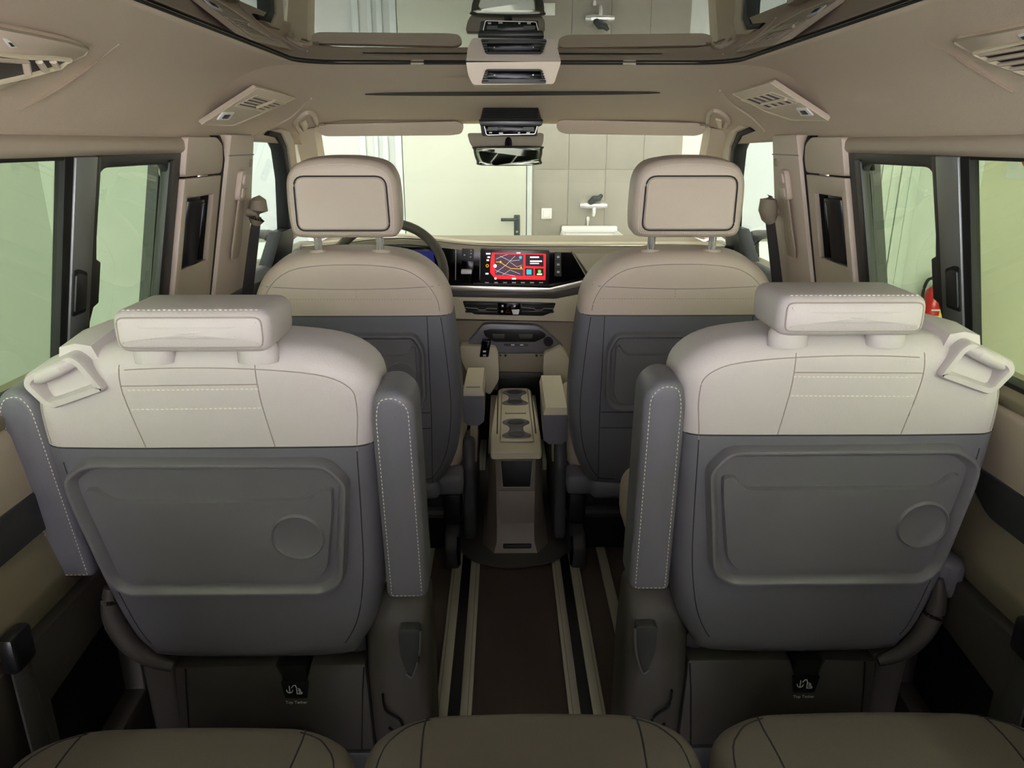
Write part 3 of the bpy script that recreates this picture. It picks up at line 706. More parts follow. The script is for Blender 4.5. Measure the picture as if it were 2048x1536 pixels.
    prof(.15, .215, [(Yb+.05, .0), (Yb+.04, .27), (Yb+.10, .31), (Yb+.42, .31), (Yb+.46, 0)], .015, 'side_shield', 'plastic_dark')
    obj('pedestal', box((cx, Yb+.28, .16), (.40, .42, .31), .02), 'plastic_charcoal', T)
    # tether point: dark label, bar, print
    u0 = TU
    tl = obj('tether_label', prism([V((cx+s*(u0+a), yb-.003, z)) for a, z in roundpoly([(-.026, .238), (.026, .238), (.020, .200), (-.020, .200)], .003, 2)], (0, .006, 0), .001), 'black', T)
    obj('tether_slot', box((cx+s*u0, yb+.02, .256), (.045, .045, .034), .002), 'rubber', T)
    obj('tether_bar', tube([V((cx+s*u0-.02, yb+.0, .243)), V((cx+s*u0+.02, yb+.0, .243))], .0022, 8), 'chrome', T)
    X = cx+s*u0
    MT = lambda a, b, c: V((X+a, yb-.0045-c, .190+b))
    o = obj('lettering', text_mesh('Top Tether', .0085, MT), 'white_print', tl)
    MI = lambda a, b: V((X+a, yb-.0045, .219+b))
    ic = tube([MI(-.010, .010), MI(-.010, -.004)], .0009, 6)
    ic = join(ic, tube([MI(-.010+.0058*math.cos(a), .002+.007*math.sin(a)) for a in [math.pi+math.pi*i/10 for i in range(11)]], .0009, 6),
              tube([MI(-.006, .006), MI(-.003, .011), MI(.001, .012), MI(.003, .007), MI(.003, -.007), MI(.012, -.007), MI(.013, -.004)], .0009, 6),
              tube([MI(.0055, .005), MI(.010, .002)], .0008, 6), tube([MI(.0055, .001), MI(.011, -.001)], .0008, 6), tube([MI(.006, -.003), MI(.012, -.004)], .0008, 6))
    obj('anchor_symbol', ic, 'white_print', tl)
    return T
captain_seat(1, .505, 1.10, .148, 'two-tone captain seat, cream over grey, on the right of the aisle below the extinguisher')
captain_seat(-1, -.488, 1.096, -.125, 'two-tone captain seat, cream over grey, on the left behind the driver seat', 6.0, -.009, .008)

def front_seat(s, cx, circ_u, lab, arm):
    Yb, z0 = 1.85, .27
    M, UV = frame(cx, Yb, z0, math.radians(5), s)
    T = thing('front_seat', lab, 'seat', (cx, Yb+.2, 0), 'front row seats')
    h = [(-.17, .006), (-.21, .03), (-.242, .09), (-.260, .17), (-.266, .27), (-.258, .40), (-.248, .50), (-.238, .555), (-.205, .607), (-.15, .643), (-.08, .656), (0, .659)]
    P = smooth(h+[(-u, v) for u, v in h[-2::-1]]+[(0, .002)], 4)
    bm = puff(M, P, .13, .036, .004, k=6); bv = bvh_of(bm)
    lo, up = split_body(bm, M, .502, ('backrest_shell', 'backrest_cover'), ('leather_grey', 'leather_beige'), T)
    def seam(uv, par, m='seam', r=.0011): obj('seam', tube(drape(bv, M, uv, .0001), r, 6), m, par)
    Q = inset(P, .028)
    tq = [q for q in Q if q[1] > .503]; tq.sort(key=lambda q: q[0]); seam(tq, up)
    seam(smooth_line([(-.219, .577), (-.1, .572), (0, .570), (.1, .572), (.219, .577)]), up)
    obj('stitching', stitches(drape(bv, M, [(-.20, .545), (.20, .545)], .0006), .004, .0035), 'seam', up)
    obj('stitching', stitches(drape(bv, M, [(-.015, .568), (-.015, .547)], .0006), .004, .0035), 'seam', up)
    seam([(-.24, .502), (.24, .502)], lo, 'seam_dark')
    for u0 in (-1, 1):
        sg = [q for q in Q if q[1] < .498 and q[0]*u0 > .1 and q[1] > .03]; sg.sort(key=lambda q: q[1]); seam(sg, lo, 'seam_dark')
        seam([(u0*.186, .50), (u0*.186, .235), (u0*.180, .02)], lo, 'seam_dark')
    seam([(-.183, .19), (.183, .19)], lo, 'seam_dark'); seam([(-.184, .236), (.184, .236)], lo, 'seam_dark')
    PP = roundpoly([(-.178, .42, .02), (-.155, .458, .015), (.155, .458, .015), (.178, .42, .02), (.178, .275, .03), (.150, .242, .03), (-.150, .242, .03), (-.178, .275, .03)], .02, 4)
    tr = obj('tray_panel', dish(M, PP, [(-.003, -.012), (.0, .010), (.003, .0185), (.006, .0195), (.009, .0185), (.016, .006)]), 'plastic_grey', T, 50)
    PL = roundpoly([(-.156, .425, .006), (-.145, .428, .008), (-.130, .402, .02), (.130, .402, .02), (.145, .428, .008), (.156, .425, .006), (.156, .29, .02), (.140, .265, .02), (-.140, .265, .02), (-.156, .29, .02)], .008, 4)
    obj('tray_plate', dish(M, PL, [(0, .004), (.002, .0125), (.0028, .0140)]), 'plastic_grey', tr, 50)
    obj('cup_recess', dish(M, circ(circ_u, .346, .037, 36), [(-.003, .011), (-.001, .0148), (.0005, .0152), (.002, .0128)]), 'plastic_grey', tr, 50)
    # headrest with recessed screen cover, posts and collars
    hh = [(-.085, .694), (-.122, .700), (-.131, .73), (-.131, .80), (-.124, .84), (-.100, .866), (-.05, .877), (0, .879)]
    HP = smooth(hh+[(-u, v) for u, v in hh[-2::-1]]+[(0, .694)], 4)
    hb = puff(M, HP, .11, .026, .0, k=6, w0=.006); hv = bvh_of(hb)
    hr = obj('headrest', hb, 'leather_beige', T, 60)
    q = inset(HP, .013); obj('stitching', stitches(drape(hv, M, [p for p in q if p[1] > .705], .0005, .006), .003, .002, .0008, .0008), 'thread', hr)
    SPn = roundpoly([(-.109, .715, .02), (.109, .715, .02), (.106, .84, .025), (-.106, .84, .025)], .02, 5)
    obj('cover_gap', tube([M(u, v, .0063) for u, v in SPn], .0022, 6, True), 'seam_dark', hr)
    obj('rear_cover', dish(M, inset(SPn, .003), [(0, -.01), (0, .0065), (.002, .0092), (.006, .0092), (.009, .0082)]), 'leather_beige', hr, 30)
    for u in (-.075, .075):
        obj('post', tube([M(u, .63, -.040), M(u, .70, -.038), M(u, .72, -.038)], .0095, 14), 'chrome', T)
        c = M(u, .653, -.040)
        obj('post_collar', loft([[V((c.x+.024*k*math.cos(a), c.y+.015*k*math.sin(a), c.z+dz)) for a in [i*math.pi/10 for i in range(20)]] for k, dz in ((1.0, -.012), (1.0, .003), (.85, .006))]), 'leather_beige', T, 50)
    # cushion, rear roll, shields, pedestal, foot with latch
    Mc = lambda u, v, ww: V((cx+s*u, v, .42+ww))
    obj('cushion', puff(Mc, roundpoly([(-.26, Yb+.07), (.26, Yb+.07), (.26, Yb+.56), (-.26, Yb+.56)], .07, 6), .15, .05, .012), 'leather_beige', T, 60)
    obj('rear_roll', box((cx, Yb+.06, .262), (.40, .11, .06), .022, 3), 'leather_grey', T)
    def prof(u0, u1, P, r, nm, m): return obj(nm, prism([V((cx+s*u0, y, z)) for y, z in P], (s*(u1-u0), 0, 0), r, 3), m, T)
    prof(-.262, -.185, [(Yb+.03, .235), (Yb+.03, .295), (Yb+.09, .31), (Yb+.14, .235)], .014, 'corner_trim', 'leather_grey')
    prof(-.292, -.258, [(Yb+.09, .06), (Yb+.08, .30), (Yb+.12, .375), (Yb+.30, .33), (Yb+.50, .26), (Yb+.50, .06)], .012, 'side_shield', 'plastic_charcoal')
    prof(.258, .285, [(Yb+.09, .06), (Yb+.08, .30), (Yb+.12, .375), (Yb+.30, .33), (Yb+.50, .26), (Yb+.50, .06)], .012, 'side_shield', 'plastic_charcoal')
    obj('pedestal', box((cx, Yb+.33, .12), (.42, .40, .235), .02), 'black', T)
    obj('cross_tube', tube([V((cx-.20, Yb+.12, .14)), V((cx+.20, Yb+.12, .14))], .018, 10), 'plastic_charcoal', T)
    fx = cx-s*.225
    ft = obj('foot', prism([V((fx-.022, y, z)) for y, z in ((Yb+.02, 0), (Yb+.02, .075), (Yb+.05, .105), (Yb+.16, .115), (Yb+.22, 0))], (.044, 0, 0), .012, 3), 'plastic_charcoal', T)
    obj('foot_latch', tube([V((fx-s*.020, Yb+.025, .02)), V((fx-s*.020, Yb+.018, .075)), V((fx-s*.020, Yb+.04, .10))], .005, 8), 'black_gloss', ft)
    obj('seat_motor', box((fx, Yb+.14, .16), (.05, .10, .10), .01), 'black', T)
    # inner armrest, tipped as in use
    x0, x1, y0, y1, z0_, z1, hgt = arm
    ab = loft([[V((x0, y, z-hgt*k)), V((x0+.0, y, z-.012)), V((x0+.010, y, z)), V((x1-.010, y, z)), V((x1, y, z-.012)), V((x1, y, z-hgt*k)), V((x1-.015, y, z-hgt*k-.012)), V((x0+.015, y, z-hgt*k-.012))] for y, z, k in ((y0, z0_, .95), (y0+.01, z0_+.004, 1), (y0+.10, z0_*.7+z1*.3, 1), (y0+.2, z0_*.35+z1*.65, .8), (y1, z1, .45))])
    ar = obj('armrest', bevel(ab, .004, 2, 40), 'leather_grey', T, 50)
    tp = loft([[V((x0-.002, y, z-.018)), V((x0+.004, y, z+.004)), V((x1-.004, y, z+.004)), V((x1+.002, y, z-.018))] for y, z in ((y0-.001, z0_), (y0+.10, z0_*.7+z1*.3), (y0+.2, z0_*.35+z1*.65), (y1+.004, z1))])
    obj('armrest_top', bevel(tp, .006, 2, 40), 'trim_pale', ar, 50)
    obj('buckle_stalk', prism([V((cx-s*.275, Yb+.16, .28)), V((cx-s*.275, Yb+.20, .28)), V((cx-s*.280, Yb+.19, .42)), V((cx-s*.280, Yb+.16, .42))], (s*-.022, 0, 0), .005), 'trim_taupe', T)
    return T
front_seat(-1, -.41, -.116, 'driver seat with cream upper back and screen cover headrest behind steering wheel', (-.149, -.090, 1.965, 2.22, .522, .505, .10))
front_seat(1, .405, .116, 'front passenger seat, cream over grey, right of the dashboard screen', (.080, .148, 1.955, 2.20, .468, .485, .10))

# third row: cushions in the foreground, unseen backrests raised to shade the captain seats
def rear_seat(x0, x1, yf, zt, lab, tilt=0.0):
    cx = (x0+x1)/2
    T = thing('bench_seat', lab, 'seat', (cx, .6, 0), 'rear row seats')
    M = lambda u, v, ww: V((u, v, zt+ww-.03*max(0, (yf-.14-v)/.35)+tilt*(u-cx)))
    w_ = x1-x0
    P = roundpoly([(x0, .36), (x0, yf-.05, .16), (x0+.07, yf-.006, .08), (cx, yf, .2), (x1-.07, yf-.006, .08), (x1, yf-.05, .16), (x1, .36)], .03, 8)
    bm = puff(M, P, .15, .034, .014, k=6); bv = bvh_of(bm)
    c = obj('cushion', bm, 'leather_shaded', T, 60)
    for sg in (-1, 1):
        e = x0 if sg < 0 else x1
        obj('seam', tube(drape(bv, M, smooth_line([(e-sg*.085, yf-.012), (e-sg*.078, yf-.05), (e-sg*.085, yf-.2), (e-sg*.095, .40)]), .0002, .01), .0013, 6), 'seam_dark', c)
        obj('seam', tube(drape(bv, M, smooth_line([(e-sg*.085, yf-.03), (e-sg*.045, yf-.055), (e-sg*.020, yf-.13), (e-sg*.014, .45)]), .0002, .01), .0012, 6), 'seam_dark', c)
    MB_ = lambda u, v, ww: V((u, .40-v*.42+ww*.92, .36+v*.92+ww*.4))
    bp = roundpoly([(x0+.01, 0), (x1-.01, 0), (x1-.01, .70), (x0+.01, .70)], .08, 6)
    obj('backrest', puff(MB_, bp, .12, .04, .01, w0=0), 'leather_shaded', T, 60)
    obj('pedestal', box((cx, .58, .13), (w_-.10, .36, .26), .02), 'plastic_charcoal', T)
    if abs(cx) > .2:
        hp = roundpoly([(cx-.13, .735), (cx+.13, .735), (cx+.12, .885), (cx-.12, .885)], .04, 6)
        obj('headrest', puff(MB_, hp, .09, .03, .006), 'leather_shaded', T, 60)  # out of view, added partly to block light from the rear
        for dx in (-.06, .06): obj('post', tube([MB_(cx+dx, .66, -.05), MB_(cx+dx, .76, -.045)], .007, 10), 'chrome', T)
    return T
rear_seat(-.224, .232, .880, .405, 'shade-darkened rear seat cushion in the middle of the back row')
rear_seat(-.700, -.234, .866, .398, 'shade-darkened rear seat cushion at the left end of the back row')
rear_seat(.246, .725, .874, .408, 'shade-darkened rear seat cushion at the right end of the back row')
# ================================================================== things on the headliner
def ceil_pts(px, off=0.0): return [hit(HB, x, y, off)[0] for x, y in px]
def ceil_plate(px, th, r=.002, off=-.002):
    H_ = [hit(HB, x, y, off) for x, y in px]; n = sum((h_[1] for h_ in H_), V((0, 0, 0))).normalized()
    return prism([h_[0] for h_ in H_], n*(th-off), r), n
class Plate:
    """flat plate let into the headliner; details sit on its own plane"""
    def __init__(self, px, th):
        H_ = [hit(HB, x, y) for x, y in px]; n = sum((h_[1] for h_ in H_), V((0, 0, 0))).normalized()
        c = sum((h_[0] for h_ in H_), V((0, 0, 0)))/len(H_)
        top = max((h_[0]-c).dot(n) for h_ in H_)
        self.n = n; self.p0 = c+n*(top+th)
    def pt(self, x, y, off=0.0): return onP(x, y, self.p0, self.n)+self.n*off
    def slab(self, px, th, deep=.012, r=.0015): return prism([self.pt(x, y, -deep) for x, y in px], self.n*(deep+th), r)
def rp(P, r, n=3): return roundpoly(P, r, n)
# roof climate unit at the front edge of the roof glass
cu_ = thing('roof_climate_unit', 'beige roof console with dark display at the edge of the roof glass', 'console', (0, 1.9, 1.30))
def yprism(px, Y, depth, r=0, seg=2): return prism([onY(x, y, Y) for x, y in px], (0, depth, 0), r, seg)
O = [onY(x, y, 1.845) for x, y in rp([(931, 116), (1123, 114), (1121, 128), (1108, 168), (946, 170), (936, 150)], 6)]
B = [V((p.x*.92, 2.06, max(p.z, 1.318))) for p in O]
bdy = obj('body', loft([[V((p.x, p.y+.012, p.z)) for p in O], [V((p.x*.995, p.y, p.z)) for p in O], B][1:] if False else [O, [V((p.x, 1.95, p.z)) for p in O], B]), 'trim_beige', cu_, 30)
bz = obj('display_bezel', yprism(rp([(972, 138), (1083, 138), (1093, 167), (962, 167)], 4), 1.838, .03, .002), 'plastic_charcoal', cu_)
for k in range(5):
    y = 142+5*k; t = (y-138)/29
    for x0, x1 in ((971-9*t, 979-9*t*.3), (1078+9*t*.3, 1085+9*t)):
        obj('grille_rib', tube([onY(x0, y, 1.837), onY(x1, y, 1.837)], .0009, 5), 'black', bz)
obj('display', yprism(rp([(976, 142), (1081, 142), (1084, 158), (974, 158)], 2), 1.8355, .02, .001), 'black_gloss', cu_)
for x in (989, 1066): obj('button_mark', box(onY(x, 150, 1.835), (.003, .001, .003), .0005), 'white_print', bz)
obj('side_joint', tube([onY(932, 124, 1.844), onY(1122, 122, 1.844)], .001, 6), 'seam_dark', cu_)
# front overhead console
oc = thing('overhead_console', 'black overhead console with ribbed top above the rear view mirror', 'console', (0, 2.4, 1.21))
yo = 2.34
A_ = [onY(*q, yo+.02) for q in ((966, 213), (1078, 213))]; Bq = [onY(*q, yo) for q in ((958, 243), (1087, 243))]; Cq = [onY(*q, yo+.01) for q in ((964, 272), (1078, 272))]
obj('housing', prism([V((A_[0].x, A_[0].y, A_[0].z)), Bq[0], Cq[0], V((Cq[0].x, 2.43, Cq[0].z)), V((A_[0].x, 2.49, A_[0].z))], (A_[1].x-A_[0].x, 0, 0), .004), 'plastic_charcoal', oc)
obj('lower_lip', prism([onY(*q, yo-.004) for q in rp([(957, 238), (1087, 238), (1084, 252), (960, 252)], 4)], (0, .10, 0), .003), 'black_satin', oc)
for k in range(9):
    t = (k+.5)/9; a = A_[0].lerp(Bq[0], t); b = A_[1].lerp(Bq[1], t)
    obj('grille_rib', tube([a+V((.004, -.004, 0)), b+V((-.004, -.004, 0))], .0022, 6), 'black', oc)
dp = obj('display', yprism(rp([(968, 250), (1075, 250), (1070, 268), (973, 270)], 3), yo-.002, .06, .002), 'black_gloss', oc)
obj('display_rim', tube([onY(x, y, yo-.003) for x, y in rp([(968, 250), (1075, 250), (1070, 268), (973, 270)], 3)], .0009, 5, True), 'satin_silver', dp)
for x0, x1, y in ((978, 984, 266), (998, 1006, 267), (1036, 1040, 266), (1053, 1060, 266)): obj('button_mark', yprism([(x0, y-2), (x1, y-2), (x1, y+1), (x0, y+1)], yo-.0035, .002), 'white_print', dp)
for x0, x1 in ((976, 996), (1046, 1068)): obj('lamp_lens', yprism(rp([(x0, 254), (x1, 254), (x1, 261), (x0, 261)], 1), yo-.003, .004), 'frame_dark', dp)
# rear view mirror
rm = thing('rear_view_mirror', 'dark rear view mirror hanging from the windshield', 'mirror', (0, 2.46, 1.14))
ym = 2.44
MP = [(947, 300), (955, 293), (1077, 292), (1085, 300), (1082, 318), (1074, 330), (965, 331), (953, 322)]
PM = [onY(x, y, ym) for x, y in smooth(MP, 4)]
for p in PM: p.y -= (p.z-1.14)*-.16
c0 = sum(PM, V((0, 0, 0)))/len(PM)
obj('shell', loft([[c0+(p-c0)*k+V((0, dy_, 0)) for p in PM] for k, dy_ in ((.96, 0), (1, .004), (1.0, .02), (.8, .04), (.4, .05))]), 'plastic_dark', rm, 50)
obj('mirror_glass', loft([[c0+(p-c0)*k+V((0, dy_, 0)) for p in PM] for k, dy_ in ((.945, .004), (.94, -.0015), (.92, -.002))]), 'mirror', rm, 30)
obj('mount', prism([onY(x, y, 2.50) for x, y in rp([(934, 266), (1088, 266), (1086, 288), (1076, 300), (950, 300), (940, 288)], 6)], (0, .06, 0), .006), 'trim_taupe', rm)
obj('stem', tube([c0+V((0, .03, .0)), c0+V((0, .07, .05)), c0+V((0, .10, .07))], .012, 10), 'black', rm)
# sun visors
for s, px, lab in ((-1, [(638, 249, 5), (915, 243, 8), (928, 250, 8), (924, 268, 8), (900, 271, 3), (650, 273, 8), (636, 266, 8)], 'beige sun visor over the driver side of the windshield'), (1, [(1115, 243, 8), (1126, 240, 8), (1398, 246, 8), (1413, 252, 8), (1408, 268, 8), (1390, 272, 4), (1128, 268, 8), (1113, 260, 8)], 'beige sun visor with warning sticker over the passenger side')):
    P = roundpoly(px, 5, 3)
    T = thing('sun_visor', lab, 'visor', (s*.36, 2.56, 1.21), 'sun visors')
    a = [onY(x, y, 2.535+.05*(y-240)/32) for x, y in P]
    obj('pad', prism(a, (0, .024, .004), .007, 3), 'trim_beige', T)
    obj('pivot', tube([onY(x, 248, 2.55) for x in ((630, 650) if s < 0 else (1400, 1422))], .006, 8), 'trim_taupe', T)
    if s > 0:
        st = obj('sticker', prism([onY(x, y, 2.538+.05*(y-240)/32) for x, y in ((1160, 254), (1236, 255), (1236, 266), (1160, 265))], (0, .002, 0)), 'white_print', T)
        for x0, x1, m in ((1162, 1178, 'red'), (1180, 1204, 'yellow'), (1208, 1234, 'yellow')):
            obj('print_block', prism([onY(x, y, 2.5375+.05*(y-240)/32) for x, y in ((x0, 256.5), (x1, 256.5), (x1, 258.5 if m == 'yellow' else 263), (x0, 258.5 if m == 'yellow' else 263))], (0, .001, 0)), m, st)
# front air vent and reading lamp pods in the coves
def pod(plate, vent, lamp, lab, s):
    pl = Plate(plate, .002); n = pl.n
    T = thing('air_vent_pod', lab, 'vent', pl.pt(*lamp[0]), 'front vent and lamp pods')
    obj('plate', pl.slab(plate, .0), 'trim_beige', T)
    obj('rim', tube([pl.pt(*q, .0) for q in plate], .0022, 6, True), 'trim_pale', T)
    v_ = obj('vent_opening', pl.slab(vent, .0008), 'plastic_charcoal', T)
    a, b, c, d = [V(q) for q in vent]
    for k in range(5):
        t = (k+.5)/5
        obj('slat', tube([pl.pt(*a.lerp(d, t), .002), pl.pt(*b.lerp(c, t), .002)], .0026, 6), 'trim_beige', v_)
    m0, m1 = pl.pt(*a.lerp(b, .55), .006), pl.pt(*d.lerp(c, .5), .006)
    obj('vent_thumb', tube([m0, m0.lerp(m1, .7)], .004, 8), 'trim_pale', v_)
    obj('vent_rim', tube([pl.pt(*q, .001) for q in vent], .0022, 6, True), 'trim_pale', v_)
    l_ = obj('lamp_switch', pl.slab(lamp, .003), 'white_plastic', T)
    c = sum((V(q) for q in lamp), V((0, 0)))/4
    obj('switch_rocker', pl.slab([tuple(c+(V(q)-c)*.5) for q in lamp], .0042, r=.0005), 'plastic_charcoal', l_)
    return T
pod([(514, 176), (590, 196), (520, 228), (465, 251), (403, 249)], [(512, 190), (571, 206), (522, 222), (468, 211)], [(444, 224), (468, 224), (456, 239), (433, 239)], 'beige vent and reading lamp pod in the left roof cove by the driver', -1)
pod([(1543, 166), (1656, 241), (1584, 240), (1530, 222), (1466, 188)], [(1545, 184), (1600, 204), (1532, 217), (1483, 199)], [(1593, 216), (1614, 215), (1628, 230), (1604, 231)], 'beige vent and reading lamp pod in the right roof cove by the passenger', 1)
# rear pods, cut by the picture edge
def rear_pod(plate, well, lamp, bars, lab):
    plate = roundpoly(plate, 8, 3); pl = Plate(plate, .001)
    T = thing('roof_vent_pod', lab, 'vent', pl.pt(*plate[3]), 'rear roof vent pods')
    obj('plate', pl.slab(plate, .0), 'trim_beige', T)
    obj('plate_rim', tube([pl.pt(*q, .0) for q in plate], .0018, 6, True), 'trim_taupe', T)
    w_ = obj('vent_well', pl.slab(well, .001), 'plastic_dark', T)
    obj('vent_rim', tube([pl.pt(*q, .002) for q in well], .0036, 6, True), 'trim_pale', w_)
    for (a, b) in bars: obj('slat', tube([pl.pt(*a, .005), pl.pt(*b, .005)], .005, 8, flat=.6), 'trim_beige', w_)
    l_ = obj('lamp_switch', pl.slab(lamp, .003), 'white_plastic', T)
    c = sum((V(q) for q in lamp), V((0, 0)))/4
    obj('switch_rocker', pl.slab([tuple(c+(V(q)-c)*.45) for q in lamp], .0042, r=.0005), 'plastic_charcoal', l_)
rear_pod([(-60, 45), (60, 68), (137, 84), (179, 97), (171, 110), (137, 127), (51, 158), (-60, 205)], [(-50, 100), (40, 112), (100, 114), (138, 118), (118, 132), (52, 150), (-40, 170)], [(4, 76), (18, 78), (34, 92), (18, 94)], [((-30, 112), (45, 118)), ((45, 118), (50, 142)), ((72, 118), (84, 136)), ((100, 118), (108, 130))], 'beige roof vent pod with lamp switch at the top left edge')
rear_pod([(1904, 82), (1960, 72), (2100, 44), (2100, 168), (1990, 130), (1940, 104)], [(1952, 104), (2000, 92), (2090, 74), (2090, 156), (2030, 136), (1985, 120)], [(2036, 68), (2056, 64), (2070, 74), (2048, 78)], [((1968, 104), (2080, 84)), ((1985, 114), (2080, 98)), ((2005, 124), (2080, 112)), ((2030, 132), (2080, 126))], 'beige roof vent pod with louvres at the top right edge')
# folded roof grab handles at the front
for s, px in ((-1, [(598, 262), (590, 246), (598, 232), (614, 222), (628, 228), (632, 244)]), (1, [(1452, 252), (1458, 240), (1448, 226), (1430, 218), (1418, 226), (1416, 242)])):
    P = [hit(HB, x, y, .004)[0] for x, y in smooth(px, 4, False)]
    T = thing('roof_grab_handle', 'beige folded roof grab handle above the %s front door' % ('left' if s < 0 else 'right'), 'handle', P[0], 'roof grab handles')
    obj('bow', tube(P, .0075, 8), 'trim_beige', T)
    q = [(600, 248), (611, 240), (616, 252), (606, 260)] if s < 0 else [(1432, 236), (1444, 240), (1446, 254), (1438, 254)]
    b_, n = ceil_plate(q, .006, .002); obj('coat_hook', b_, 'trim_pale', T)
# pressed ribs across the coves
for a in ([(40, 218), (90, 190), (150, 152), (200, 118), (240, 88)], [(2030, 186), (1985, 158), (1930, 126), (1885, 98), (1840, 80)]):
    P = [hit(HB, x, y, .0005)[0] for x, y in smooth(a, 4, False)]
    n = len(P); obj('pressed_rib', tube(P, [.003+.006*math.sin(math.pi*i/(n-1)) for i in range(n)], 12, flat=.16), 'headliner', ceil)
# ================================================================== dashboard
DB = thing('dashboard', 'cream and black dashboard below the windshield', 'dashboard', (0, 2.7, .40))
YD = 2.62
# top pad, cross section swept across
sec = []
for i in range(25):
    x = -.74+1.48*i/24
    hump = .030*math.exp(-((x+.40)/.20)**2)
    zz = .842+hump
    sec.append([V((x, 2.625, zz-.05)), V((x, 2.605, zz-.012)), V((x, 2.612, zz)), V((x, 2.66, zz+.002)), V((x, 2.9, zz-.032)), V((x, 3.15, zz-.075)), V((x, 3.36, zz-.12)), V((x, 3.36, zz-.20)), V((x, 2.7, zz-.12))])
obj('top_pad', loft(sec), 'trim_pale', DB, 40)
obj('top_edge_strip', tube([V((-.74+1.48*i/30, 2.600, .836+.030*math.exp(-((-.74+1.48*i/30+.40)/.20)**2))) for i in range(31)], .0035, 8), 'satin_silver', DB)
obj('carrier', box((0, 2.86, .60), (1.48, .42, .44), .01), 'trim_taupe', DB)
# black panel with cluster and screen
bp_ = obj('black_panel', yprism(rp([(600, 492), (905, 487), (1128, 491), (1140, 497), (1172, 552), (1160, 560), (1104, 572), (600, 570)], 4), YD-.006, .05, .003), 'black_gloss', DB)
obj('panel_edge', tube([onY(x, y, YD-.007) for x, y in ((905, 486), (1126, 490), (1139, 496), (1172, 552))], .0022, 8), 'satin_silver', DB)
cl = obj('instrument_display', yprism(rp([(735, 494), (872, 496), (878, 534), (740, 534)], 4), YD-.02, .03, .002), 'black_gloss', DB)
obj('display_glow', yprism([(742, 500), (866, 502), (870, 530), (746, 530)], YD-.0215, .002), 'screen_blue', cl)
sc = obj('centre_screen', yprism(rp([(961, 497), (1099, 501), (1098, 568), (960, 564)], 3), YD-.018, .03, .002), 'black_satin', DB)
ys = YD-.0195
def sp(P, m, nm, d=0.0): obj(nm, yprism(P, ys-d, .0012), m, sc)
sp([(984, 505), (1092, 508), (1091, 560), (990, 558), (980, 545), (981, 520)], 'screen_red', 'screen_area')
sp([(989, 508), (1047, 510), (1046, 552), (990, 550)], 'screen_map', 'map_tile', .0006)
sp([(1051, 509), (1087, 510), (1087, 533), (1051, 532)], 'screen_dark', 'message_tile', .0006)
sp([(1050, 536), (1067, 537), (1067, 551), (1050, 551)], 'screen_dark', 'app_tile', .0006)
sp([(1070, 537), (1087, 537), (1087, 552), (1070, 551)], 'screen_dark', 'app_tile', .0006)
sp([(1053, 539), (1063, 539), (1063, 549), (1053, 549)], 'screen_cyan', 'app_mark', .0012)
sp([(1076, 540), (1082, 540), (1082, 546), (1076, 546)], 'screen_green', 'app_mark', .0012)
sp([(1074, 547), (1084, 547), (1084, 550), (1074, 550)], 'screen_white', 'app_caption', .0012)
for P in ([(992, 524), (1000, 524), (1012, 532), (1022, 537), (1046, 538)],):
    obj('route_line', tube([onY(x, y, ys-.001) for x, y in P], .0011, 5), 'screen_amber', sc)
for P in ([(992, 545), (1012, 530), (1030, 512)], [(990, 540), (1010, 548), (1030, 552)], [(1000, 512), (1020, 522), (1040, 520)], [(1005, 550), (1020, 540), (1040, 548)], [(1020, 524), (1034, 534), (1044, 530)], [(992, 518), (1006, 512), (1015, 509)]):
    obj('street_line', tube([onY(x, y, ys-.0009) for x, y in P], .0004, 4), 'screen_white', sc)
for x, y, r in ((990, 532, 3.6), (1001, 524, 2.2), (1042, 535, 2), (1041, 515, 3)): obj('map_pin', yprism(circ(x, y, r, 12), ys-.0016, .001), 'screen_white' if x in (990,) else ('screen_cyan' if x == 1041 else 'screen_amber'), sc)
for x0, x1, y0, y1 in ((972, 981, 506, 509), (975, 980, 513, 516), (973, 978, 519, 522), (971, 977, 546, 549), (1060, 1078, 513, 516), (1060, 1084, 521, 524), (1060, 1078, 526, 528), (989, 993, 555, 559), (1024, 1032, 556, 559), (1033, 1041, 505, 507)):
    sp([(x0, y0), (x1, y0), (x1, y1), (x0, y1)], 'screen_white', 'text_mark', .0014)
obj('home_ring', tube([onY(974.5+2.6*math.cos(a), 531.5+2.6*math.sin(a), ys-.0012) for a in [i*math.pi/8 for i in range(16)]], .0010, 5, True), 'screen_amber', sc)
bs_ = obj('right_button_strip', yprism(rp([(1110, 504), (1122, 505), (1123, 553), (1109, 553)], 1), YD-.010, .01, .001), 'plastic_charcoal', DB)
for y in (514, 529, 544): obj('button_mark', yprism([(1114, y-2), (1119, y-2), (1119, y+2), (1114, y+2)], YD-.0115, .001), 'white_print', bs_)
for y in (521, 537): obj('button_gap', yprism([(1110, y), (1122, y), (1122, y+1), (1110, y+1)], YD-.0108, .001), 'black', bs_)
gs = obj('light_button_block', yprism(rp([(924, 497), (948, 498), (947, 519), (923, 519)], 1), YD-.010, .012, .001), 'plastic_charcoal', DB)
for x, y in ((942, 501), (942, 507), (929, 510), (941, 514)): obj('button_mark', yprism([(x-1.5, y-1.2), (x+1.5, y-1.2), (x+1.5, y+1.2), (x-1.5, y+1.2)], YD-.0112, .001), 'white_print', gs)
gl = obj('gear_selector', yprism(rp([(923, 521), (948, 522), (946, 569), (926, 569)], 2), YD-.012, .015, .002), 'black_gloss', DB)
obj('selector_grip', yprism(rp([(922, 540), (944, 540), (943, 548), (922, 548)], 2), YD-.035, .03, .003), 'white_plastic', gl)
for x, nm in ((911, 'panel_joint'), (960, 'panel_joint')): obj(nm, yprism([(x, 490), (x+1.6, 490), (x+.8, 560), (x-.8, 560)], YD-.0075, .004), 'satin_silver', DB)
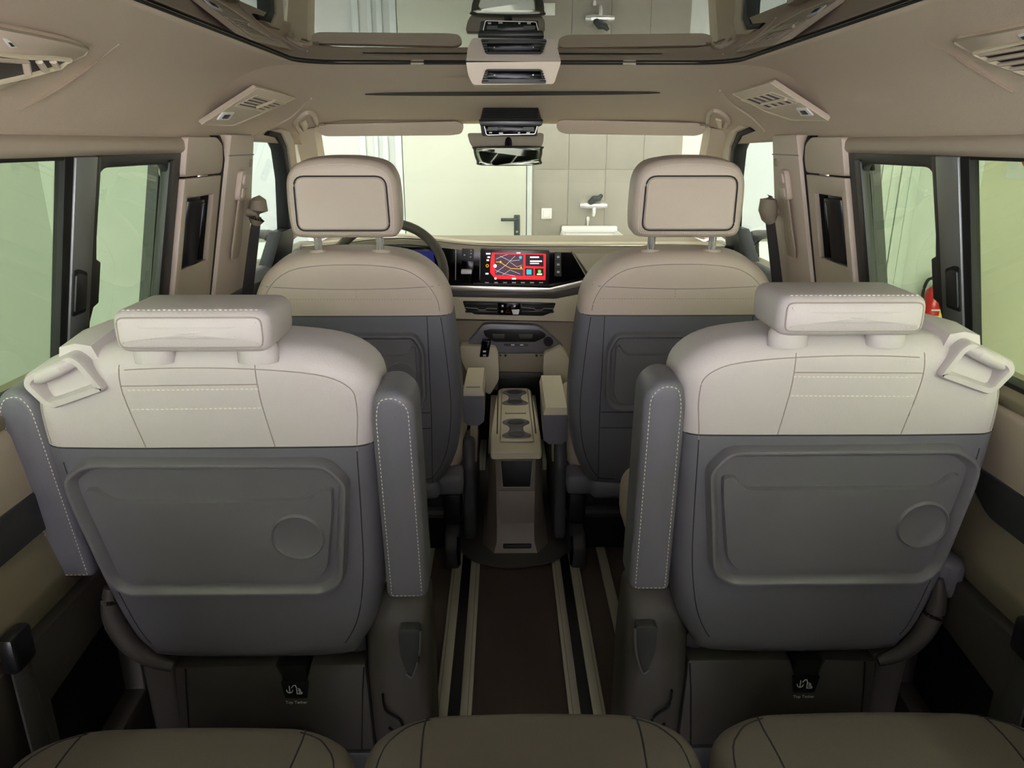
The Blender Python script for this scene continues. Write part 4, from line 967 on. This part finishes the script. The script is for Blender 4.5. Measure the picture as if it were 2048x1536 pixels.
for k in range(7): obj('touch_mark', yprism([(970+18*k, 564.2), (978+18*k, 564.4), (978+18*k, 566.4), (970+18*k, 566.2)], YD-.0205, .002), 'white_print', sc)
obj('silver_strip', yprism(rp([(860, 572), (898, 571), (1100, 576), (1176, 558), (1240, 545), (1240, 556), (1176, 569), (1106, 585), (898, 582), (860, 583)], 2), YD-.022, .05, .003), 'satin_silver', DB)
obj('brown_strip', yprism([(860, 583), (898, 582), (1106, 585), (1176, 569), (1240, 556), (1240, 572), (1172, 587), (1110, 599), (899, 595), (860, 597)], YD-.012, .05, .003), 'plastic_dark', DB)
obj('passenger_pad', yprism(rp([(1146, 503), (1500, 500), (1500, 550), (1178, 548)], 4), YD-.004, .05, .006), 'trim_pale', DB)
obj('passenger_pad_shadow_gap', yprism([(1140, 497), (1500, 492), (1500, 500), (1146, 503)], YD-.002, .03), 'black', DB)
obj('vent_bank_body', yprism(rp([(850, 596), (899, 594), (1110, 598), (1172, 586), (1260, 570), (1260, 640), (1164, 644), (1090, 642), (930, 638), (850, 636)], 4), YD-.016, .08, .008), 'trim_pale', DB)
vt = obj('vent_bank', yprism(rp([(925, 602), (1112, 606), (1104, 625), (1086, 632), (950, 629), (931, 620)], 3), YD-.020, .05, .002), 'black', DB)
for x0, x1 in ((930, 994), (1043, 1108)):
    for y in (607, 622): obj('slat', yprism([(x0, y), (x1, y+.6), (x1-1, y+4), (x0+1, y+3.4)], YD-.022, .02, .001), 'black_satin', vt)
    mid = (x0+x1)/2
    obj('silver_slat', tube([onY(x, y, YD-.023) for x, y in ((x0, 615), (mid-8, 617), (mid-4, 620), (mid+8, 620), (mid+12, 617), (x1, 617.5))], .0016, 6), 'satin_silver', vt)
hz = obj('hazard_block', yprism(rp([(996, 605), (1041, 607), (1039, 631), (997, 630)], 1), YD-.026, .02, .001), 'black_gloss', DB)
obj('hazard_triangle', tube([onY(x, y, YD-.0275) for x, y in ((1012, 625), (1020, 625), (1016.5, 619))], .0014, 5, True), 'red', hz)
for x, y in ((1005, 612), (1029, 612), (1004, 623)): obj('button_mark', yprism([(x-2, y-2), (x+2, y-2), (x+2, y+2), (x-2, y+2)], YD-.0275, .001), 'white_print', hz)
obj('info_chip', yprism([(1023, 619), (1039, 619), (1037, 629), (1026, 629)], YD-.0275, .001), 'white_plastic', hz)
obj('lower_body', yprism(rp([(850, 640), (1260, 646), (1250, 780), (850, 780)], 4), YD+.01, .12, .006), 'trim_taupe', DB)
hx = obj('storage_surround', yprism(rp([(966, 650), (980, 648), (1070, 651), (1082, 655), (1126, 692), (1124, 697), (1090, 697), (1088, 706), (994, 706), (990, 692), (938, 690), (936, 685)], 3), YD-.028, .06, .004), 'plastic_grey', DB)
obj('storage_slot', yprism(rp([(966, 661), (982, 658), (1078, 660), (1092, 668), (1090, 675), (1070, 684), (988, 684), (970, 672)], 3), YD-.0295, .05, .002), 'black', hx)
for x0, x1 in ((984, 1010), (1037, 1066)): obj('slot_lip', yprism([(x0, 668), (x1, 668), (x1-2, 677), (x0+3, 677)], YD-.031, .01, .001), 'plastic_dark', hx)
obj('socket_strip', yprism(rp([(1008, 687), (1056, 688), (1056, 693), (1008, 692)], 1), YD-.0295, .01, .0005), 'plastic_charcoal', hx)
for x in (1022, 1040): obj('socket', yprism([(x, 688.6), (x+7, 688.6), (x+7, 691.2), (x, 691.2)], YD-.0305, .002), 'white_print', hx)
ks = onY(1097, 683, YD-.03)
obj('start_button', tube([ks, ks+V((0, -.008, 0))], [.018, .016], 20), 'black_satin', hx); obj('start_ring', tube([ks+V((.016*math.cos(a), -.0085, .016*math.sin(a))) for a in [i*math.pi/10 for i in range(20)]], .0014, 6, True), 'plastic_charcoal', hx)
# pedestal cheeks
lw = obj('left_cheek', yprism(rp([(920, 692), (990, 694), (996, 706), (998, 760), (980, 790), (946, 770), (922, 720)], 5), YD-.06, .10, .010), 'trim_pale', DB)
obj('drive_switch', prism([onY(x, y, YD-.068) for x, y in rp([(964, 681), (982, 682), (977, 714), (959, 714)], 2)], (0, .03, 0), .002), 'black_gloss', lw)
for y in (703, 711): obj('button_mark', yprism([(966, y-1.5), (972, y-1.5), (972, y+1.5), (966, y+1.5)], YD-.0695, .002), 'white_print', lw)
obj('right_cheek', yprism(rp([(1088, 708), (1122, 692), (1138, 716), (1142, 760), (1136, 790), (1090, 786), (1086, 740)], 5), YD-.06, .10, .010), 'trim_pale', DB)
ct_ = obj('centre_flap', yprism(rp([(997, 707), (1088, 707), (1088, 748), (998, 746)], 2), YD-.015, .03, .003), 'trim_taupe', DB)
for x in (1001, 1011, 1073, 1082):
    q = onY(x, 711, YD-.016); obj('screw_cap', tube([q, q+V((0, -.003, 0))], .0045 if x in (1011, 1073) else .003, 10), 'black', ct_)
obj('lower_tray', yprism([(996, 747), (1090, 749), (1090, 790), (996, 790)], YD-.008, .05, .004), 'black', DB)
obj('tray_lip', yprism([(998, 745), (1086, 747), (1086, 757), (998, 757)], YD-.03, .03, .004), 'plastic_dark', DB)
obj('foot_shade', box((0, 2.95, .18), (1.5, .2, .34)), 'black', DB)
# steering wheel
wc = V((-.405, 2.36, .775)); tl_ = math.radians(28)
MW = lambda a, b, c: wc+V((a, b*math.sin(tl_)-c*math.cos(tl_), b*math.cos(tl_)+c*math.sin(tl_)))
SW = thing('steering_wheel', 'dark leather steering wheel behind the driver headrest', 'steering wheel', (-.405, 2.45, .65))
obj('rim', tube([MW(.182*math.cos(a), .178*math.sin(a), 0) for a in [i*2*math.pi/48 for i in range(48)]], .0155, 12, True, up=(0, 1, 0)), 'wheel_leather', SW)
obj('hub', puff(MW, smooth([(-.08, -.05), (-.085, .03), (-.04, .055), (.04, .055), (.085, .03), (.08, -.05), (0, -.08)], 4), .05, .015, .005, w0=.02), 'plastic_charcoal', SW, 60)
for P in ([(.07, .0), (.12, .005), (.172, .01)], [(-.07, 0), (-.12, .005), (-.172, .01)], [(0, -.06), (0, -.11), (0, -.17)]):
    sp_ = obj('spoke', tube([MW(a, b, .0) for a, b in P], [.024, .018, .014], 10, flat=.5, up=(0, 1, 0)), 'plastic_charcoal', SW)
obj('spoke_trim', tube([MW(.09, -.03, .012), MW(.13, -.028, .012), MW(.165, -.02, .01)], .006, 8), 'satin_silver', SW)
obj('column', tube([MW(0, 0, -.02), MW(0, 0, -.22)], [.04, .05], 14), 'plastic_charcoal', SW)
# ================================================================== centre console between the front seats
CC = thing('centre_console', 'cream topped centre console with cup holders on the floor rails', 'console', (0, 2.2, 0))
fl = [onZ(x, y, .0) for x, y in ((918, 1082), (921, 1105), (935, 1122), (962, 1135), (1020, 1143), (1085, 1136), (1118, 1124), (1138, 1106), (1142, 1080))]
fl = [(p.x, p.y) for p in fl]
fp = smooth(fl, 4, False)+[(.15, 2.53), (-.15, 2.53)]
MF = lambda u, v, ww: V((u, v, ww))
obj('base_plate', loft([[V((u, v, .011)) for u, v in fp], [V((u, v, .016)) for u, v in fp], [V((u, v, .022)) for u, v in inset(fp, .012)]]), 'plastic_dark', CC, 40)
def csec(z, hw, y0, y1, ch): return [V((x, y, z)) for x, y in ((-hw+ch, y0), (hw-ch, y0), (hw, y0+ch*1.6), (hw, y1), (-hw, y1), (-hw, y0+ch*1.6))]
tb = loft([csec(.02, .100, 1.930, 2.53, .035), csec(.05, .088, 1.948, 2.53, .032), csec(.10, .083, 1.958, 2.53, .028), csec(.20, .080, 1.968, 2.53, .024), csec(.312, .080, 1.972, 2.53, .022)])
tw_ = obj('tower', bevel(tb, .006, 2, 25), 'console_taupe', CC, 40)
def yc(z): return 1.972-(.312-z)*.06-.004*0
pocket = [(-.044, .312-.006), (.050, .312-.006), (.044, .222), (-.038, .222)]
obj('rear_pocket', prism([V((x, yc(z)-.0035, z)) for x, z in rp(pocket, .004)], (0, .02, 0), .001), 'black', CC)
obj('pocket_rim', tube([V((x, yc(z)-.004, z)) for x, z in rp(pocket, .004)], .0016, 6, True), 'trim_taupe', CC)
obj('rear_spine', prism([V((x, yc(z)-.001, z)) for x, z in ((-.052, .210), (.058, .210), (.056, .045), (-.046, .045))], (0, .03, 0), .004), 'console_taupe', CC)
obj('foot_vent', box((.005, 1.944, .036), (.085, .012, .020), .003), 'black', CC)
MTp = lambda u, v, ww: V((u, v, .325+ww))
tp_ = roundpoly([(-.072, 1.962, .012), (.076, 1.962, .012), (.078, 2.10, .03), (.070, 2.40, .05), (.062, 2.545, .03), (-.052, 2.545, .03), (-.062, 2.40, .05), (-.074, 2.10, .03)], .012, 4)
tt = obj('top_tray', loft([[MTp(u, v, -.014) for u, v in inset(tp_, .002)], [MTp(u, v, -.010) for u, v in tp_], [MTp(u, v, .006) for u, v in tp_], [MTp(u, v, .010) for u, v in inset(tp_, .004)]]), 'trim_pale', CC, 40)
fr_ = roundpoly([(-.045, 2.03), (.055, 2.03), (.052, 2.535), (-.040, 2.535)], .008, 3)
obj('insert_rim', tube([MTp(u, v, .0105) for u, v in fr_], .0018, 6, True), 'trim_taupe', tt)
obj('insert_sill', box((.005, 2.04, .337), (.098, .012, .006), .002), 'trim_pale', tt)
for (a, b) in (((-.056, 2.10), (-.052, 2.50)), ((.066, 2.10), (.062, 2.50))): obj('side_slot', box((a[0]*.5+b[0]*.5, 2.30, .3355), (.004, .40, .002), .0005), 'black', tt)
for yc0, L_ in ((2.06, .17), (2.355, .17)):
    P = smooth([(-.036, yc0+.012), (-.038, yc0+.03), (-.020, yc0+.055), (-.016, yc0+.085), (-.022, yc0+.108), (-.036, yc0+.125), (-.036, yc0+.145), (-.018, yc0+.165), (.005, yc0+.168), (.028, yc0+.165), (.046, yc0+.145), (.046, yc0+.125), (.032, yc0+.108), (.026, yc0+.085), (.030, yc0+.055), (.048, yc0+.03), (.046, yc0+.012), (.03, yc0+.004), (.005, yc0+.002), (-.02, yc0+.004)], 3)
    cpn = obj('cup_holder', dish(MTp, P, [(0, .009), (-.0006, .0112), (.001, .0118), (.002, .0112)]), 'plastic_grey', tt, 60)
    for cy in (yc0+.034, yc0+.138):
        obj('cup_well', dish(MTp, circ(.005, cy, .026, 24, .022), [(0, .0105), (.0005, .0122), (.002, .0118)]), 'plastic_charcoal', cpn, 60)
obj('lid_latch', tube([MTp(-.028, 2.285, .0108), MTp(-.028, 2.275, .0112), MTp(.038, 2.275, .0112), MTp(.038, 2.285, .0108)], .0018, 6), 'trim_taupe', tt)
# dark lower belts in the rear corners
for s in (-1, 1):
    T = thing('rear_belt', 'dark seat belt and buckle in the %s rear corner' % ('left' if s < 0 else 'right'), 'seat belt', (s*.70, .80, .30), 'rear seat belts')
    obj('webbing', prism([V((s*.752, .90, .46)), V((s*.752, .94, .46)), V((s*.735, .92, .28)), V((s*.735, .88, .28))], (s*-.004, 0, .002), .001), 'belt', T)
    obj('buckle', box((s*.748, .92, .475), (.024, .05, .06), .008), 'black_satin', T)
for o in bpy.data.objects:
    if '_l' in o: del o['_l']
